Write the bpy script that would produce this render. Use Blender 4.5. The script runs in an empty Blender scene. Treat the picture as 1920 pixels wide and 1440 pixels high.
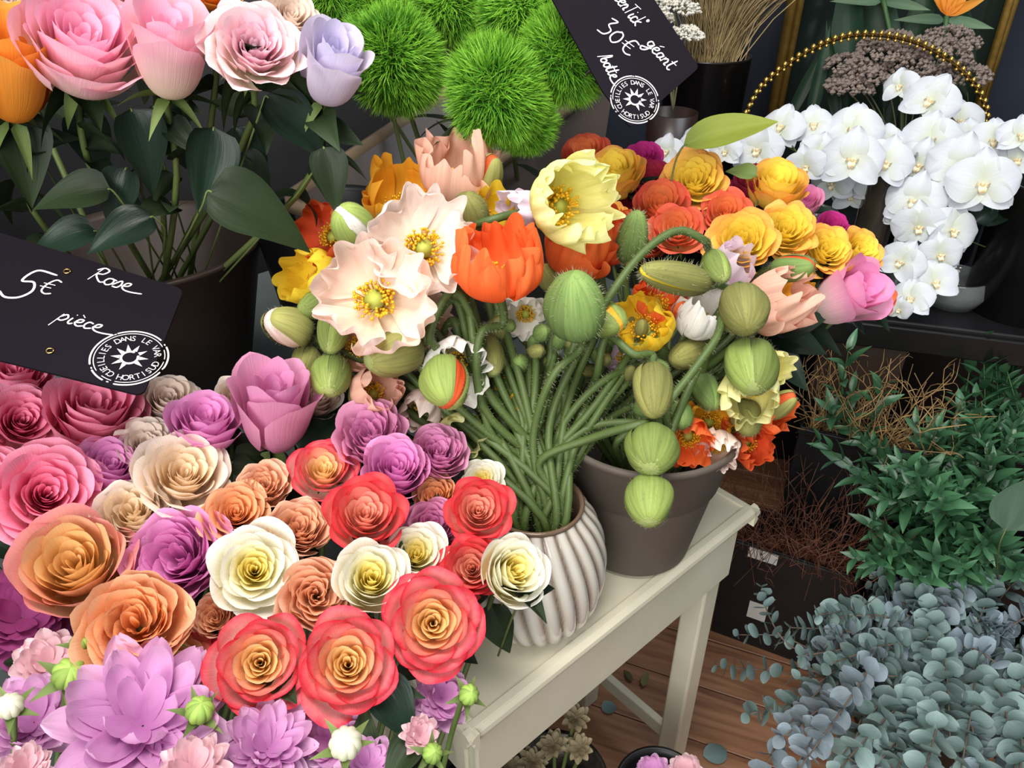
import bpy, math, random
import numpy as np
from mathutils import Vector, Matrix, noise as mnoise

# ------------------------------------------------------------------ camera
TH = math.radians(33.0)
FPX = 1478.0
CAM = Vector((0, 0, 1.5))
scn = bpy.context.scene
col = scn.collection
cd = bpy.data.cameras.new('camera'); cam = bpy.data.objects.new('camera', cd); col.objects.link(cam)
cam.location = CAM; cam.rotation_euler = (math.pi / 2 - TH, 0, 0)
cd.sensor_width = 36.0; cd.lens = 36.0 * FPX / 1920.0; cd.clip_start = 0.02
scn.camera = cam
# ------------------------------------------------------------------ world and light
w = bpy.data.worlds.new('world'); scn.world = w; w.use_nodes = True
w.node_tree.nodes['Background'].inputs[0].default_value = (0.90, 0.94, 1.0, 1)
w.node_tree.nodes['Background'].inputs[1].default_value = 0.30

def area(name, loc, target, size, power, color=(1, 1, 1), sy=None):
    l = bpy.data.lights.new(name, 'AREA'); l.energy = power; l.color = color; l.size = size
    if sy: l.shape = 'RECTANGLE'; l.size_y = sy
    o = bpy.data.objects.new(name, l); col.objects.link(o); o.location = loc
    d = Vector(target) - Vector(loc); o.rotation_euler = d.to_track_quat('-Z', 'Y').to_euler()
    return o
area('ceiling_light', (-0.15, 0.25, 2.75), (-0.05, 0.75, 0.9), 0.8, 25, (1.0, 0.95, 0.88))
area('shop_window_light', (-0.9, -1.6, 2.2), (0, 0.8, 0.9), 1.8, 50, (1.0, 0.98, 0.95))
area('back_ceiling_light', (1.1, 1.2, 2.7), (1.15, 1.5, 0.8), 0.8, 7, (0.88, 0.94, 1.0))
scn.view_settings.view_transform = 'Standard'
scn.view_settings.look = 'None'
scn.view_settings.gamma = 1.0
scn.view_settings.use_curve_mapping = False
scn.view_settings.exposure = 0.72

# ------------------------------------------------------------------ helpers
FW = Vector((0, math.cos(TH), -math.sin(TH))); UP = Vector((0, math.sin(TH), math.cos(TH))); RT = Vector((1, 0, 0))
def ray(u, v): return FW + RT * ((u - 960) / FPX) + UP * ((720 - v) / FPX)
def at(u, v, d): return CAM + ray(u, v) * d                    # a photo pixel at an axial depth in metres
def at_z(u, v, z): r = ray(u, v); return CAM + r * ((z - CAM.z) / r.z)
def at_plane(u, v, p, n): r = ray(u, v); return CAM + r * ((p - CAM).dot(n) / r.dot(n))
def lerp(a, b, t): return a + (b - a) * t
def smooth(a, b, x):
    t = np.clip((x - a) / (b - a), 0, 1); return t * t * (3 - 2 * t)

def tag(o, label, cat, group=None, kind=None):
    o['label'] = label; o['category'] = cat
    if group: o['group'] = group
    if kind: o['kind'] = kind
    return o
def structure(o): o['kind'] = 'structure'; return o
def empty(name, M=None):
    o = bpy.data.objects.new(name, None); o.empty_display_size = 0.01
    col.objects.link(o)
    if M is not None: o.matrix_world = M
    return o
def obj(name, me, mat=None, parent=None, M=None):
    """link a mesh; the material sits on the object so that meshes can be shared"""
    o = bpy.data.objects.new(name, me); col.objects.link(o)
    if parent is not None: o.parent = parent
    if M is not None: o.matrix_local = M
    if mat is not None:
        if not me.materials: me.materials.append(None)
        o.material_slots[0].link = 'OBJECT'; o.material_slots[0].material = mat
    return o
def mesh(name, V, F, pd=None, smooth_shade=True):
    me = bpy.data.meshes.new(name)
    V = np.asarray(V, dtype=np.float32)
    me.from_pydata([], [], []) if False else None
    F = [tuple(f) for f in F] if not isinstance(F, np.ndarray) else F
    nv = len(V); me.vertices.add(nv); me.vertices.foreach_set('co', V.ravel())
    if isinstance(F, np.ndarray):
        k = F.shape[1]; nl = F.size; loops = F.ravel(); starts = np.arange(len(F)) * k
    else:
        loops = np.array([i for f in F for i in f]); starts = np.cumsum([0] + [len(f) for f in F[:-1]]); nl = len(loops)
    me.loops.add(nl); me.loops.foreach_set('vertex_index', loops.astype(np.int32))
    me.polygons.add(len(F)); me.polygons.foreach_set('loop_start', np.asarray(starts, dtype=np.int32))
    me.update(calc_edges=True)
    me.polygons.foreach_set('use_smooth', np.full(len(F), smooth_shade))
    if pd is not None:
        a = me.attributes.new('pd', 'FLOAT_COLOR', 'POINT')
        a.data.foreach_set('color', np.asarray(pd, dtype=np.float32).ravel())
    me.validate()
    return me
def gridq(nu, nv, closed=False):
    F = []
    for j in range(nv - 1):
        for i in range(nu if closed else nu - 1):
            a = j * nu + i; b = j * nu + (i + 1) % nu
            F.append((a, b, b + nu, a + nu))
    return np.array(F)
def join(parts):
    V = []; F = []; n = 0
    for v, f in parts:
        V.append(np.asarray(v, dtype=float)); F += [tuple(int(i) + n for i in q) for q in f]; n += len(v)
    return np.vstack(V), F
def box_vf(x0, x1, y0, y1, z0, z1):
    V = [(x0, y0, z0), (x1, y0, z0), (x1, y1, z0), (x0, y1, z0), (x0, y0, z1), (x1, y0, z1), (x1, y1, z1), (x0, y1, z1)]
    return np.array(V, float), [(3, 2, 1, 0), (4, 5, 6, 7), (0, 1, 5, 4), (1, 2, 6, 5), (2, 3, 7, 6), (3, 0, 4, 7)]
def bevel(o, w=0.003, seg=2):
    m = o.modifiers.new('bevel', 'BEVEL'); m.width = w; m.segments = seg; m.limit_method = 'ANGLE'; return o
def box(name, x0, x1, y0, y1, z0, z1, mat, parent=None, M=None, bev=0.003):
    me = mesh(name, *box_vf(x0, x1, y0, y1, z0, z1), smooth_shade=False)
    o = obj(name, me, mat, parent, M)
    return bevel(o, bev) if bev else o
def catmull(P, n=6):
    """centripetal Catmull-Rom curve through the points"""
    P = [Vector(p) for p in P]
    if len(P) == 2: return [P[0].lerp(P[1], i / n) for i in range(n + 1)]
    Q = [P[0] * 2 - P[1]] + P + [P[-1] * 2 - P[-2]]; out = []
    for i in range(1, len(Q) - 2):
        p0, p1, p2, p3 = Q[i - 1:i + 3]
        t0 = 0; t1 = t0 + max(1e-5, (p1 - p0).length) ** .5; t2 = t1 + max(1e-5, (p2 - p1).length) ** .5; t3 = t2 + max(1e-5, (p3 - p2).length) ** .5
        for k in range(n):
            t = t1 + (t2 - t1) * k / n
            a1 = p0.lerp(p1, (t - t0) / (t1 - t0)); a2 = p1.lerp(p2, (t - t1) / (t2 - t1)); a3 = p2.lerp(p3, (t - t2) / (t3 - t2))
            b1 = a1.lerp(a2, (t - t0) / (t2 - t0)); b2 = a2.lerp(a3, (t - t1) / (t3 - t1))
            out.append(b1.lerp(b2, (t - t1) / (t2 - t1)))
    out.append(P[-1]); return out
def tube_vf(P, r, sides=6, r1=None, cap=True):
    P = [Vector(p) for p in P]; n = len(P); r1 = r if r1 is None else r1
    V = []; T0 = (P[1] - P[0]).normalized()
    N = T0.orthogonal().normalized()
    for i, p in enumerate(P):
        T = (P[min(i + 1, n - 1)] - P[max(i - 1, 0)])
        T = T.normalized() if T.length > 1e-9 else T0
        N = (N - T * N.dot(T)); N = N.normalized() if N.length > 1e-6 else T.orthogonal().normalized()
        B = T.cross(N); rr = lerp(r, r1, i / (n - 1))
        for k in range(sides):
            a = 2 * math.pi * k / sides
            V.append(p + (N * math.cos(a) + B * math.sin(a)) * rr)
    F = [tuple(f) for f in gridq(sides, n, True)]
    if cap: F += [tuple(range(sides))[::-1], tuple((n - 1) * sides + k for k in range(sides))]
    return np.array(V), F
def tube(name, P, r, mat, parent=None, sides=6, r1=None, inv=None):
    if inv is not None: s = inv.median_scale; P = [inv @ Vector(p) for p in P]; r *= s; r1 = r1 * s if r1 else None
    return obj(name, mesh(name, *tube_vf(P, r, sides, r1)), mat, parent)
def lathe_vf(prof, n=40, closed_bottom=True):
    V = []
    for r, z in prof:
        for k in range(n):
            a = 2 * math.pi * k / n; V.append((r * math.cos(a), r * math.sin(a), z))
    F = [tuple(f) for f in gridq(n, len(prof), True)]
    return np.array(V), F
def lathe(name, prof, mat, parent=None, M=None, n=40):
    return obj(name, mesh(name, *lathe_vf(prof, n)), mat, parent, M)
def frame(loc, zaxis, roll=0.0, size=1.0):
    z = Vector(zaxis).normalized()
    q = z.to_track_quat('Z', 'Y')
    return Matrix.Translation(loc) @ q.to_matrix().to_4x4() @ Matrix.Rotation(roll, 4, 'Z') @ Matrix.Scale(size, 4)
def aim(u, v, d, ax, ay):
    """direction a flower faces: 0,0 looks at the viewer, ax to the right, ay upward"""
    p = at(u, v, d); c = (CAM - p).normalized()
    return (c + RT * ax + UP * ay).normalized()

def relax(items, k=.78, it=60):
    """flower heads (u, v, depth, px) give way to each other in depth so that they do not run through one another"""
    D = [i[2] for i in items]
    for _ in range(it):
        for a in range(len(items)):
            for b in range(a + 1, len(items)):
                ua, va, _, pa = items[a]; ub, vb, _, pb = items[b]
                da, db = D[a], D[b]; dm = (da + db) / 2
                need = k * (pa + pb) / 2 / FPX * dm; sep = math.hypot(ua - ub, va - vb) / FPX * dm
                if sep >= need: continue
                want = math.sqrt(need * need - sep * sep) * .8; gap = abs(da - db)
                if gap < want:
                    s = 1 if (db > da or (db == da and vb < va)) else -1; m = (want - gap) * .25
                    D[a] -= s * m; D[b] += s * m
    return [max(i[2] - .06, min(i[2] + .08, d)) for i, d in zip(items, D)]

# ------------------------------------------------------------------ materials
MATS = {}
def principled(name):
    m = bpy.data.materials.new(name); m.use_nodes = True
    return m, m.node_tree, m.node_tree.nodes['Principled BSDF']
def ramp_fill(r, stops):
    e = r.color_ramp.elements
    while len(e) < len(stops): e.new(0.5)
    for k, (p, c) in enumerate(stops):
        e[k].position = p; e[k].color = (*c, 1)
def srgb(h):
    if not isinstance(h, str): return h
    c = [int(h[i:i + 2], 16) / 255 for i in (0, 2, 4)]
    return tuple(x / 12.92 if x <= 0.04045 else ((x + 0.055) / 1.055) ** 2.4 for x in c)
def plain(name, c, rough=0.5, metal=0.0, c2=None, scale=20.0, bump=0.0, spec=0.5, coat=0.0, stretch=None, trans=0.0, emit=0):
    if name in MATS: return MATS[name]
    m, nt, b = principled(name); c = srgb(c)
    b.inputs['Base Color'].default_value = (*c, 1); b.inputs['Roughness'].default_value = rough
    b.inputs['Metallic'].default_value = metal; b.inputs['Specular IOR Level'].default_value = spec
    b.inputs['Coat Weight'].default_value = coat; b.inputs['Coat Roughness'].default_value = 0.08
    b.inputs['Transmission Weight'].default_value = trans
    if emit: b.inputs['Emission Color'].default_value = (*c, 1); b.inputs['Emission Strength'].default_value = emit
    if c2 is not None or bump:
        tc = nt.nodes.new('ShaderNodeTexCoord'); mp = nt.nodes.new('ShaderNodeMapping')
        nt.links.new(tc.outputs['Object'], mp.inputs[0])
        if stretch: mp.inputs['Scale'].default_value = stretch
        nz = nt.nodes.new('ShaderNodeTexNoise'); nz.inputs['Scale'].default_value = scale; nz.inputs['Detail'].default_value = 5
        nt.links.new(mp.outputs[0], nz.inputs['Vector'])
        if c2 is not None:
            r = nt.nodes.new('ShaderNodeValToRGB'); ramp_fill(r, [(0.3, c), (0.7, srgb(c2))])
            nt.links.new(nz.outputs['Fac'], r.inputs[0]); nt.links.new(r.outputs[0], b.inputs['Base Color'])
        if bump:
            bp = nt.nodes.new('ShaderNodeBump'); bp.inputs['Strength'].default_value = bump; bp.inputs['Distance'].default_value = 0.004
            nt.links.new(nz.outputs['Fac'], bp.inputs['Height']); nt.links.new(bp.outputs[0], b.inputs['Normal'])
    MATS[name] = m; return m
def petal_mat(name, inner, outer=None, t0=0.3, t1=0.85, translucent=0.3, rough=0.55, vein=0.06, streak=60.0, lift=.80):
    """petal colour from base (v=0) to lip (v=1), for inner and outer petals of the flower"""
    if name in MATS: return MATS[name]
    m, nt, b = principled(name); N = nt.nodes; L = nt.links
    a = N.new('ShaderNodeAttribute'); a.attribute_name = 'pd'
    s = N.new('ShaderNodeSeparateColor'); L.new(a.outputs['Color'], s.inputs[0])
    def rp(cs):
        cs = [tuple(x ** lift for x in srgb(c)) for c in cs]; r = N.new('ShaderNodeValToRGB')
        ramp_fill(r, [(k / max(1, len(cs) - 1), c) for k, c in enumerate(cs)]); return r
    tc = N.new('ShaderNodeTexCoord')
    nz = N.new('ShaderNodeTexNoise'); nz.inputs['Scale'].default_value = 3.0; nz.inputs['Detail'].default_value = 3
    L.new(tc.outputs['Object'], nz.inputs['Vector'])
    ad = N.new('ShaderNodeMath'); ad.operation = 'MULTIPLY_ADD'; ad.inputs[1].default_value = 0.22; ad.inputs[2].default_value = -0.11
    L.new(nz.outputs['Fac'], ad.inputs[0])
    vv = N.new('ShaderNodeMath'); vv.operation = 'ADD'; L.new(s.outputs[1], vv.inputs[0]); L.new(ad.outputs[0], vv.inputs[1])
    r1 = rp(inner); L.new(vv.outputs[0], r1.inputs[0]); out = r1.outputs[0]
    if outer:
        r2 = rp(outer); L.new(vv.outputs[0], r2.inputs[0])
        mr = N.new('ShaderNodeMapRange'); mr.inputs[1].default_value = t0; mr.inputs[2].default_value = t1; mr.interpolation_type = 'SMOOTHSTEP'
        L.new(s.outputs[0], mr.inputs[0])
        mx = N.new('ShaderNodeMix'); mx.data_type = 'RGBA'; L.new(mr.outputs[0], mx.inputs[0])
        L.new(r1.outputs[0], mx.inputs[6]); L.new(r2.outputs[0], mx.inputs[7]); out = mx.outputs[2]
    # fine veins along the petal
    cmb = N.new('ShaderNodeCombineXYZ'); L.new(s.outputs[2], cmb.inputs[0]); L.new(s.outputs[1], cmb.inputs[1])
    mp = N.new('ShaderNodeMapping'); mp.inputs['Scale'].default_value = (streak, 2.0, 1); L.new(cmb.outputs[0], mp.inputs[0])
    n2 = N.new('ShaderNodeTexNoise'); n2.inputs['Scale'].default_value = 1.0; n2.inputs['Detail'].default_value = 2; L.new(mp.outputs[0], n2.inputs['Vector'])
    hs = N.new('ShaderNodeHueSaturation')
    vm = N.new('ShaderNodeMapRange'); vm.inputs[3].default_value = 1 - vein * 2; vm.inputs[4].default_value = 1 + vein * 2
    L.new(n2.outputs['Fac'], vm.inputs[0]); L.new(vm.outputs[0], hs.inputs['Value']); L.new(out, hs.inputs['Color'])
    L.new(hs.outputs[0], b.inputs['Base Color'])
    bp = N.new('ShaderNodeBump'); bp.inputs['Strength'].default_value = 0.25; bp.inputs['Distance'].default_value = 0.002
    L.new(n2.outputs['Fac'], bp.inputs['Height']); L.new(bp.outputs[0], b.inputs['Normal'])
    b.inputs['Roughness'].default_value = rough; b.inputs['Specular IOR Level'].default_value = 0.25
    tr = N.new('ShaderNodeBsdfTranslucent'); L.new(hs.outputs[0], tr.inputs[0])
    ms = N.new('ShaderNodeMixShader'); ms.inputs[0].default_value = translucent
    L.new(b.outputs[0], ms.inputs[1]); L.new(tr.outputs[0], ms.inputs[2])
    L.new(ms.outputs[0], N['Material Output'].inputs[0])
    MATS[name] = m; return m
def leaf_mat(name, c1, c2, rough=0.5, translucent=0.12, vein=0.08, streak=14.0, spec=.25):
    if name in MATS: return MATS[name]
    m = petal_mat(name, [c1, c2], translucent=translucent, rough=rough, vein=vein, streak=streak, lift=1.0)
    m.node_tree.nodes['Principled BSDF'].inputs['Specular IOR Level'].default_value = spec
    oi = m.node_tree.nodes.new('ShaderNodeObjectInfo')
    hs = [n for n in m.node_tree.nodes if n.type == 'HUE_SAT'][0]
    src = hs.outputs[0]; h2 = m.node_tree.nodes.new('ShaderNodeHueSaturation')
    mr = m.node_tree.nodes.new('ShaderNodeMapRange'); mr.inputs[3].default_value = 0.7; mr.inputs[4].default_value = 1.3
    m.node_tree.links.new(oi.outputs['Random'], mr.inputs[0]); m.node_tree.links.new(mr.outputs[0], h2.inputs['Value'])
    tg = [l.to_socket for l in src.links]
    m.node_tree.links.new(src, h2.inputs['Color'])
    for t in tg: m.node_tree.links.new(h2.outputs[0], t)
    return m

# ------------------------------------------------------------------ petals and leaves
def surf(name, fn, nu, nv):
    """fn(u in -1..1, v in 0..1) -> x,y,z arrays, and a ring value t"""
    u, v = np.meshgrid(np.linspace(-1, 1, nu), np.linspace(0, 1, nv))
    x, y, z, t = fn(u, v)
    V = np.stack([x.ravel(), y.ravel(), z.ravel()], 1)
    pd = np.stack([np.full(u.size, t), v.ravel(), (u.ravel() + 1) / 2, np.ones(u.size)], 1)
    return mesh(name, V, gridq(nu, nv), pd)
def bez(p, v):
    a, b, c, d = p; w = 1 - v
    return a * w ** 3 + 3 * b * w * w * v + 3 * c * w * v * v + d * v ** 3
def wob(u, v, seed, f=2.5):
    r = np.random.RandomState(seed); a = r.rand(6) * 6.28; k = 0.6 + r.rand(6)
    return (np.sin(u * f * k[0] + a[0] + v * 2 * k[1]) + np.sin(u * f * 2.1 * k[2] + a[1] - v * 3 * k[3]) * 0.6 + np.sin(v * f * 2 * k[4] + u * 1.3 + a[3]) * 0.5) / 2.1
def rose_petal(i, n, st, seed):
    rs = random.Random(seed * 131 + i); t = i / (n - 1.0)
    phi0 = i * 2.39996 + rs.uniform(-.25, .25)
    Rc = lerp(st['r0'], st['r1'], t ** st.get('pw', 0.85)) * rs.uniform(.95, 1.05)
    hb = st['h']; H = hb * (st.get('hin', .80) + (1.0 - st.get('hin', .80)) * min(1, t * 1.6) + 0.04 * math.sin(math.pi * min(1, t * 1.25 + 0.08)) - st.get('drop', .18) * max(0, t - .6) / .4) * rs.uniform(.95, 1.04)
    tip = lerp(st.get('tin', .05), st['tip'], t ** 1.3) * rs.uniform(.8, 1.15)
    W = lerp(st['w0'], st['w1'], t ** .7) * rs.uniform(.9, 1.12)
    curl = st['curl'] * max(0, (t - .25) / .75) ** 1.2 * rs.uniform(.6, 1.3)
    ruf = st['ruf'] * (0.5 + t); point = st.get('point', .06) * (t > .4) * rs.uniform(.3, 1.5)
    tilt = rs.uniform(-1, 1) * st.get('chaos', .03)
    sp = st.get('spiral', .07)
    def fn(u, v):
        s = v * (1 - 0.26 * np.abs(u) ** 2.6 * v)
        Wv = W * (0.30 + 0.70 * np.sin(np.pi / 2 * np.clip(v * 1.35, 0, 1)))
        r = bez((0.02, Rc * lerp(.72, 1.05, t), Rc * lerp(.86, 1.14, t), Rc + tip), s); z = bez((0, -.03, H * .5, H), s)
        e = np.clip((s - .72) / .28, 0, 1)
        r = r + curl * e ** 2 * 0.55; z = z - curl * e ** 3 * 0.45 + point * np.exp(-(u / .25) ** 2) * v ** 3
        wv = wob(u, v, seed * 7 + i, 3.0)
        r = r * (1 + sp * u) + ruf * wv * v ** 2 + tilt * v * np.sin(phi0)
        z = z + ruf * .7 * wob(u, v, seed * 7 + i + 99, 4.5) * v ** 2
        ph = phi0 + u * Wv
        return r * np.cos(ph), r * np.sin(ph), z, t
    return surf('petal', fn, 13 if t > .3 else 11, 11)
STY = {
    'open':   dict(n=38, r0=.03, r1=.86, h=1.10, hin=.74, tip=.26, w0=1.3, w1=.72, curl=.24, ruf=.030, drop=.30, point=.05, pw=.95),
    'cup':    dict(n=32, r0=.05, r1=.80, h=1.35, tip=.20, w0=1.4, w1=.85, curl=.22, ruf=.035, drop=.20, point=.06),
    'bud':    dict(n=18, r0=.08, r1=.62, h=1.85, tip=.20, w0=1.6, w1=1.05, curl=.26, ruf=.035, drop=.10, point=.10, tin=0),
    'garden': dict(n=42, r0=.07, r1=.84, h=1.10, hin=.80, tip=.14, w0=1.0, w1=.82, curl=.20, ruf=.085, drop=.18, chaos=.18, point=.02, spiral=.16, tin=.06),
    'frill':  dict(n=46, r0=.05, r1=.84, h=1.10, tip=.32, w0=1.0, w1=.66, curl=.32, ruf=.070, drop=.26, chaos=.08, point=.03, spiral=.12),
}
_rp = {}
def rose_set(style, seed):
    k = (style, seed)
    if k not in _rp:
        st = STY[style]; _rp[k] = [rose_petal(i, st['n'], st, seed + len(style) * 17) for i in range(st['n'])]
    return _rp[k]
def rose_radius(style, seed):
    r = []
    for me in rose_set(style, seed)[-7:]:
        a = np.empty(len(me.vertices) * 3, np.float32); me.vertices.foreach_get('co', a); a = a.reshape(-1, 3)
        r.append(np.sqrt((a[:, 0] ** 2 + a[:, 1] ** 2).max()))
    return sum(sorted(r)[-5:]) / 5 * .96
def leaf_mesh(L=1.0, W=.5, fold=.25, droop=.25, wave=.04, nu=7, nv=10, tipw=1.6, seed=0, serr=0.0, base=.55, rnd=.8):
    def fn(u, v):
        prof = (np.sin(np.pi * np.clip(v, 0, 1) ** base)) ** rnd * (1 - v ** 6 * .3) if tipw else 0
        prof = np.clip(prof, 0.02, 1)
        x = u * W * .5 * prof * (1 + serr * np.sin(v * 70))
        y = v * L; z = np.abs(u) * fold * W * .5 * prof - droop * L * v ** 2 + wave * L * wob(u, v, seed, 3) * prof * np.abs(u)
        return x, y, z, 0.5
    return surf('leaf', fn, nu, nv)
ROSE_LEAF = [leaf_mesh(1, .62, .35, .25 + .12 * k, .07, seed=k, nu=9, nv=14, serr=.02) for k in range(4)]
SEPAL = leaf_mesh(1, .30, .3, .55, .05, seed=3, base=.4, nu=5, nv=9)
G_STEM = plain('rose_stem_green', '4b5a2c', .5, c2='5d6b38', scale=40)
G_LEAF = leaf_mat('rose_leaf_green', '1b2715', '2b3a22')
G_SEPAL = leaf_mat('sepal_green', '566a36', '73844a', rough=.55)

def rose(label, u, v, d, px, style, mat, ax=0, ay=0, seed=None, base=None, leaves=2, group=None, cat='rose', sepals=True, name='rose', squash=1.0, lmat=None, stemr=.0032, mid=None):
    rs = random.Random(int(u * 13 + v * 7))
    seed = rs.randrange(3) if seed is None else seed
    c = at(u, v, d); R = px / FPX * d / 2; Z = aim(u, v, d, ax, ay)
    st = STY[style]; hc = st['h'] * .55; R /= rose_radius(style, seed)
    M = frame(c - Z * R * hc * squash, Z, rs.uniform(0, 6.28), R)
    root = empty(name, M); inv = M.inverted()
    for me in rose_set(style, seed): obj('petal', me, mat, root)
    if sepals:
        for k in range(5):
            a = k * 1.257 + rs.uniform(-.2, .2)
            obj('sepal', SEPAL, G_SEPAL, root, Matrix.Rotation(a, 4, 'Z') @ Matrix.Translation((0, .1, -.06)) @ Matrix.Rotation(rs.uniform(-.9, .35), 4, 'X') @ Matrix.Scale(.85, 4))
    if base is not None:
        b0 = c - Z * R * hc; b = Vector(base)
        m1 = b0 - Z * R * 1.1 - Vector((0, 0, R * .8))
        pts = [b0 + Z * R * .06, b0 - Z * R * .4, m1] + ([mid] if mid else []) + [b]
        P = catmull(pts, 5)
        s = inv.median_scale
        V, F = tube_vf([inv @ p for p in P], stemr * s, 6)
        obj('stem', mesh('stem', V, F), G_STEM, root)
        for k in range(leaves):
            q = P[int(len(P) * (0.30 + .5 * k / max(1, leaves)))]
            dirv = Vector((rs.uniform(-1, 1), rs.uniform(-1, .6), rs.uniform(-.5, .5))).normalized()
            sc = rs.uniform(.045, .07)
            Mw = Matrix.Translation(q) @ dirv.to_track_quat('Y', 'Z').to_matrix().to_4x4() @ Matrix.Rotation(rs.uniform(-.8, .8), 4, 'Y') @ Matrix.Scale(sc, 4)
            obj('leaf', ROSE_LEAF[rs.randrange(4)], lmat or G_LEAF, root, inv @ Mw)
    tag(root, label, cat, group)
    return root
# ------------------------------------------------------------------ more flower kinds
def head_frame(u, v, d, px, ax, ay, roll, unit_h):
    c = at(u, v, d); R = px / FPX * d / 2; Z = aim(u, v, d, ax, ay)
    return frame(c - Z * R * unit_h, Z, roll, R), c, Z, R
G_POPST = plain('poppy_stem_green', '52672f', .55, c2='3d4e25', scale=60)
HAIR = plain('pale_hair', '8f9170', .7)
G_BUD = leaf_mat('poppy_bud_green', '667a3c', '8a9a50', rough=.65, translucent=.1, vein=.22, streak=26)
G_BUDO = leaf_mat('poppy_bud_olive', '6f7040', '8f8f50', rough=.65, translucent=.1, vein=.22, streak=26)
G_BUDD = leaf_mat('poppy_bud_dark', '4f6a3c', '7d9752', rough=.65, translucent=.1, vein=.22, streak=26)
STAMEN = plain('stamen_yellow', 'f0c21c', .6, c2='d69a10', scale=90)
PISTIL = plain('pistil_green', 'a8b04a', .6)

B_IN = petal_mat('bud_inside', ['8fa05a', 'b4c078'], lift=1.0)
def fuzz_vf(rs, pts_nrm, L):
    V = []; F = []
    for p, n in pts_nrm:
        n = (n + Vector((rs.uniform(-.6, .6), rs.uniform(-.6, .6), rs.uniform(-.6, .6)))).normalized()
        a = n.orthogonal().normalized() * L * .035; k = len(V)
        V += [p - a, p + a, p + n * L * rs.uniform(.6, 1.2)]; F.append((k, k + 1, k + 2))
    return np.array(V), np.array(F)
def stem_obj(root, inv, P, r, rs, mat=None, hairs=True, r1=None):
    s = inv.median_scale
    V, F = tube_vf([inv @ p for p in P], r * s, 7, (r1 or r) * s)
    obj('stem', mesh('stem', V, F), mat or G_POPST, root)
    if hairs:
        pn = []
        for k in range(int(len(P) * 16)):
            f = rs.uniform(0, len(P) - 1.01); i = int(f); p = P[i].lerp(P[i + 1], f - i); T = (P[i + 1] - P[i]).normalized()
            n = T.orthogonal().normalized(); n = Matrix.Rotation(rs.uniform(0, 6.28), 3, T) @ n
            pn.append((inv @ (p + n * r * .8), (inv.to_3x3() @ n).normalized()))
        V, F = fuzz_vf(rs, pn, .0055 * s)
        o = obj('stem_hairs', mesh('hairs', V, F, smooth_shade=False), HAIR, root); o['kind'] = 'stuff'
VMOUTH = Vector((.035, .695, .905)); PMOUTH = Vector((.19, .85, .88))
def stem_path(rs, b0, Z, R, via, base):
    pts = [b0, b0 - Z * R * .5]
    if via: pts += [at(*q) for q in via]
    m = (VMOUTH if base == 'v' else PMOUTH)
    rad = .035 if base == 'v' else .07
    o = Vector((rs.uniform(-1, 1) * rad, rs.uniform(-1, 1) * rad, 0))
    if not via: pts.append((b0 - Z * R * .9).lerp(m, .35) + Vector((0, 0, -.01)))
    pts += [m + o, m + o * .3 + Vector((0, 0, -.10))]
    return catmull(pts, 6)

_pp = {}
def poppy_petal(seed, k, n, cup, cr=.05):
    key = (seed, k, n, cup)
    if key in _pp: return _pp[key]
    rs = random.Random(seed * 37 + k); phi = k * 2 * math.pi / n + rs.uniform(-.2, .2)
    inner = k % 2; cupk = min(1.05, cup + rs.uniform(-.16, .12) + .10 * inner); W = (4.9 if n > 4 else 5.4) / n * rs.uniform(.92, 1.12) * (1 + .30 * cup); Lr = rs.uniform(.9, 1.08)
    fld = rs.uniform(-.35, .35); e1, e2 = rs.uniform(5, 8), rs.uniform(9, 13)
    def fn(u, v):
        s = v * (1 - (.22 - .12 * cup) * np.abs(u) ** 4 + .03 * np.sin(u * e1 + k) + .02 * np.sin(u * e2 + 2 * k)) * Lr
        r = bez((0.02, .48, .62 + .50 * (1 - cupk), .34 + .78 * (1 - cupk)), s)
        z = bez((0, -.02, .40 * cupk + .04, 1.0 * cupk + .10), s)
        pl = np.sin(u * 15 + 2.5 * np.sin(v * 3 + seed) + k) * .7 + np.sin(u * 23 + k * 2 + v * 2) * .3
        w = wob(u, v, seed * 11 + k, 3.2)
        edge = np.clip((v - .55) / .45, 0, 1) ** 1.5
        r = r + cr * pl * v * .5 + .13 * w * v ** 2 + .07 * edge * np.sin(u * e2 + k)
        z = z + cr * pl * v * .6 + (.14 - .09 * cup) * wob(u, v, seed * 5 + k + 50, 3.6) * v ** 2 + (.08 - .04 * cup) * edge * np.sin(u * e1 * 1.6 + seed) + fld * u * v ** 2 * .5
        Wv = W * (.5 + .5 * np.sin(np.pi / 2 * np.clip(v * 1.6, 0, 1)))
        ph = phi + u * Wv
        return r * np.cos(ph), r * np.sin(ph), z + .05 * inner, .5 + .5 * inner
    _pp[key] = surf('petal', fn, 41, 14); return _pp[key]
def stamens_vf(seed, n=110, R=.30, H=.34):
    rs = random.Random(seed); parts = []
    for i in range(n):
        a = rs.uniform(0, 6.28); r = R * math.sqrt(rs.uniform(.12, 1)); x, y = r * math.cos(a), r * math.sin(a); h = H * rs.uniform(.6, 1.1)
        b = Vector((x * .45, y * .45, .02)); t = Vector((x, y, h)); d = Vector((-y, x, 0)).normalized() * .008
        parts.append((np.array([b - d, b + d, t + d, t - d]), [(0, 1, 2, 3)]))
        s = .030; q = [t + Vector(v) * s for v in ((1, 0, 0), (0, 1, 0), (-1, 0, 0), (0, -1, 0), (0, 0, 1.2), (0, 0, -1))]
        parts.append((np.array(q), [(0, 1, 4), (1, 2, 4), (2, 3, 4), (3, 0, 4), (1, 0, 5), (2, 1, 5), (3, 2, 5), (0, 3, 5)]))
    return join(parts)
ST_ME = mesh('stamens', *stamens_vf(4)); 
PI_ME = mesh('pistil', *lathe_vf([(.0, 0), (.10, .02), (.13, .16), (.12, .26), (.15, .28), (.0, .31)], 14))
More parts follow.
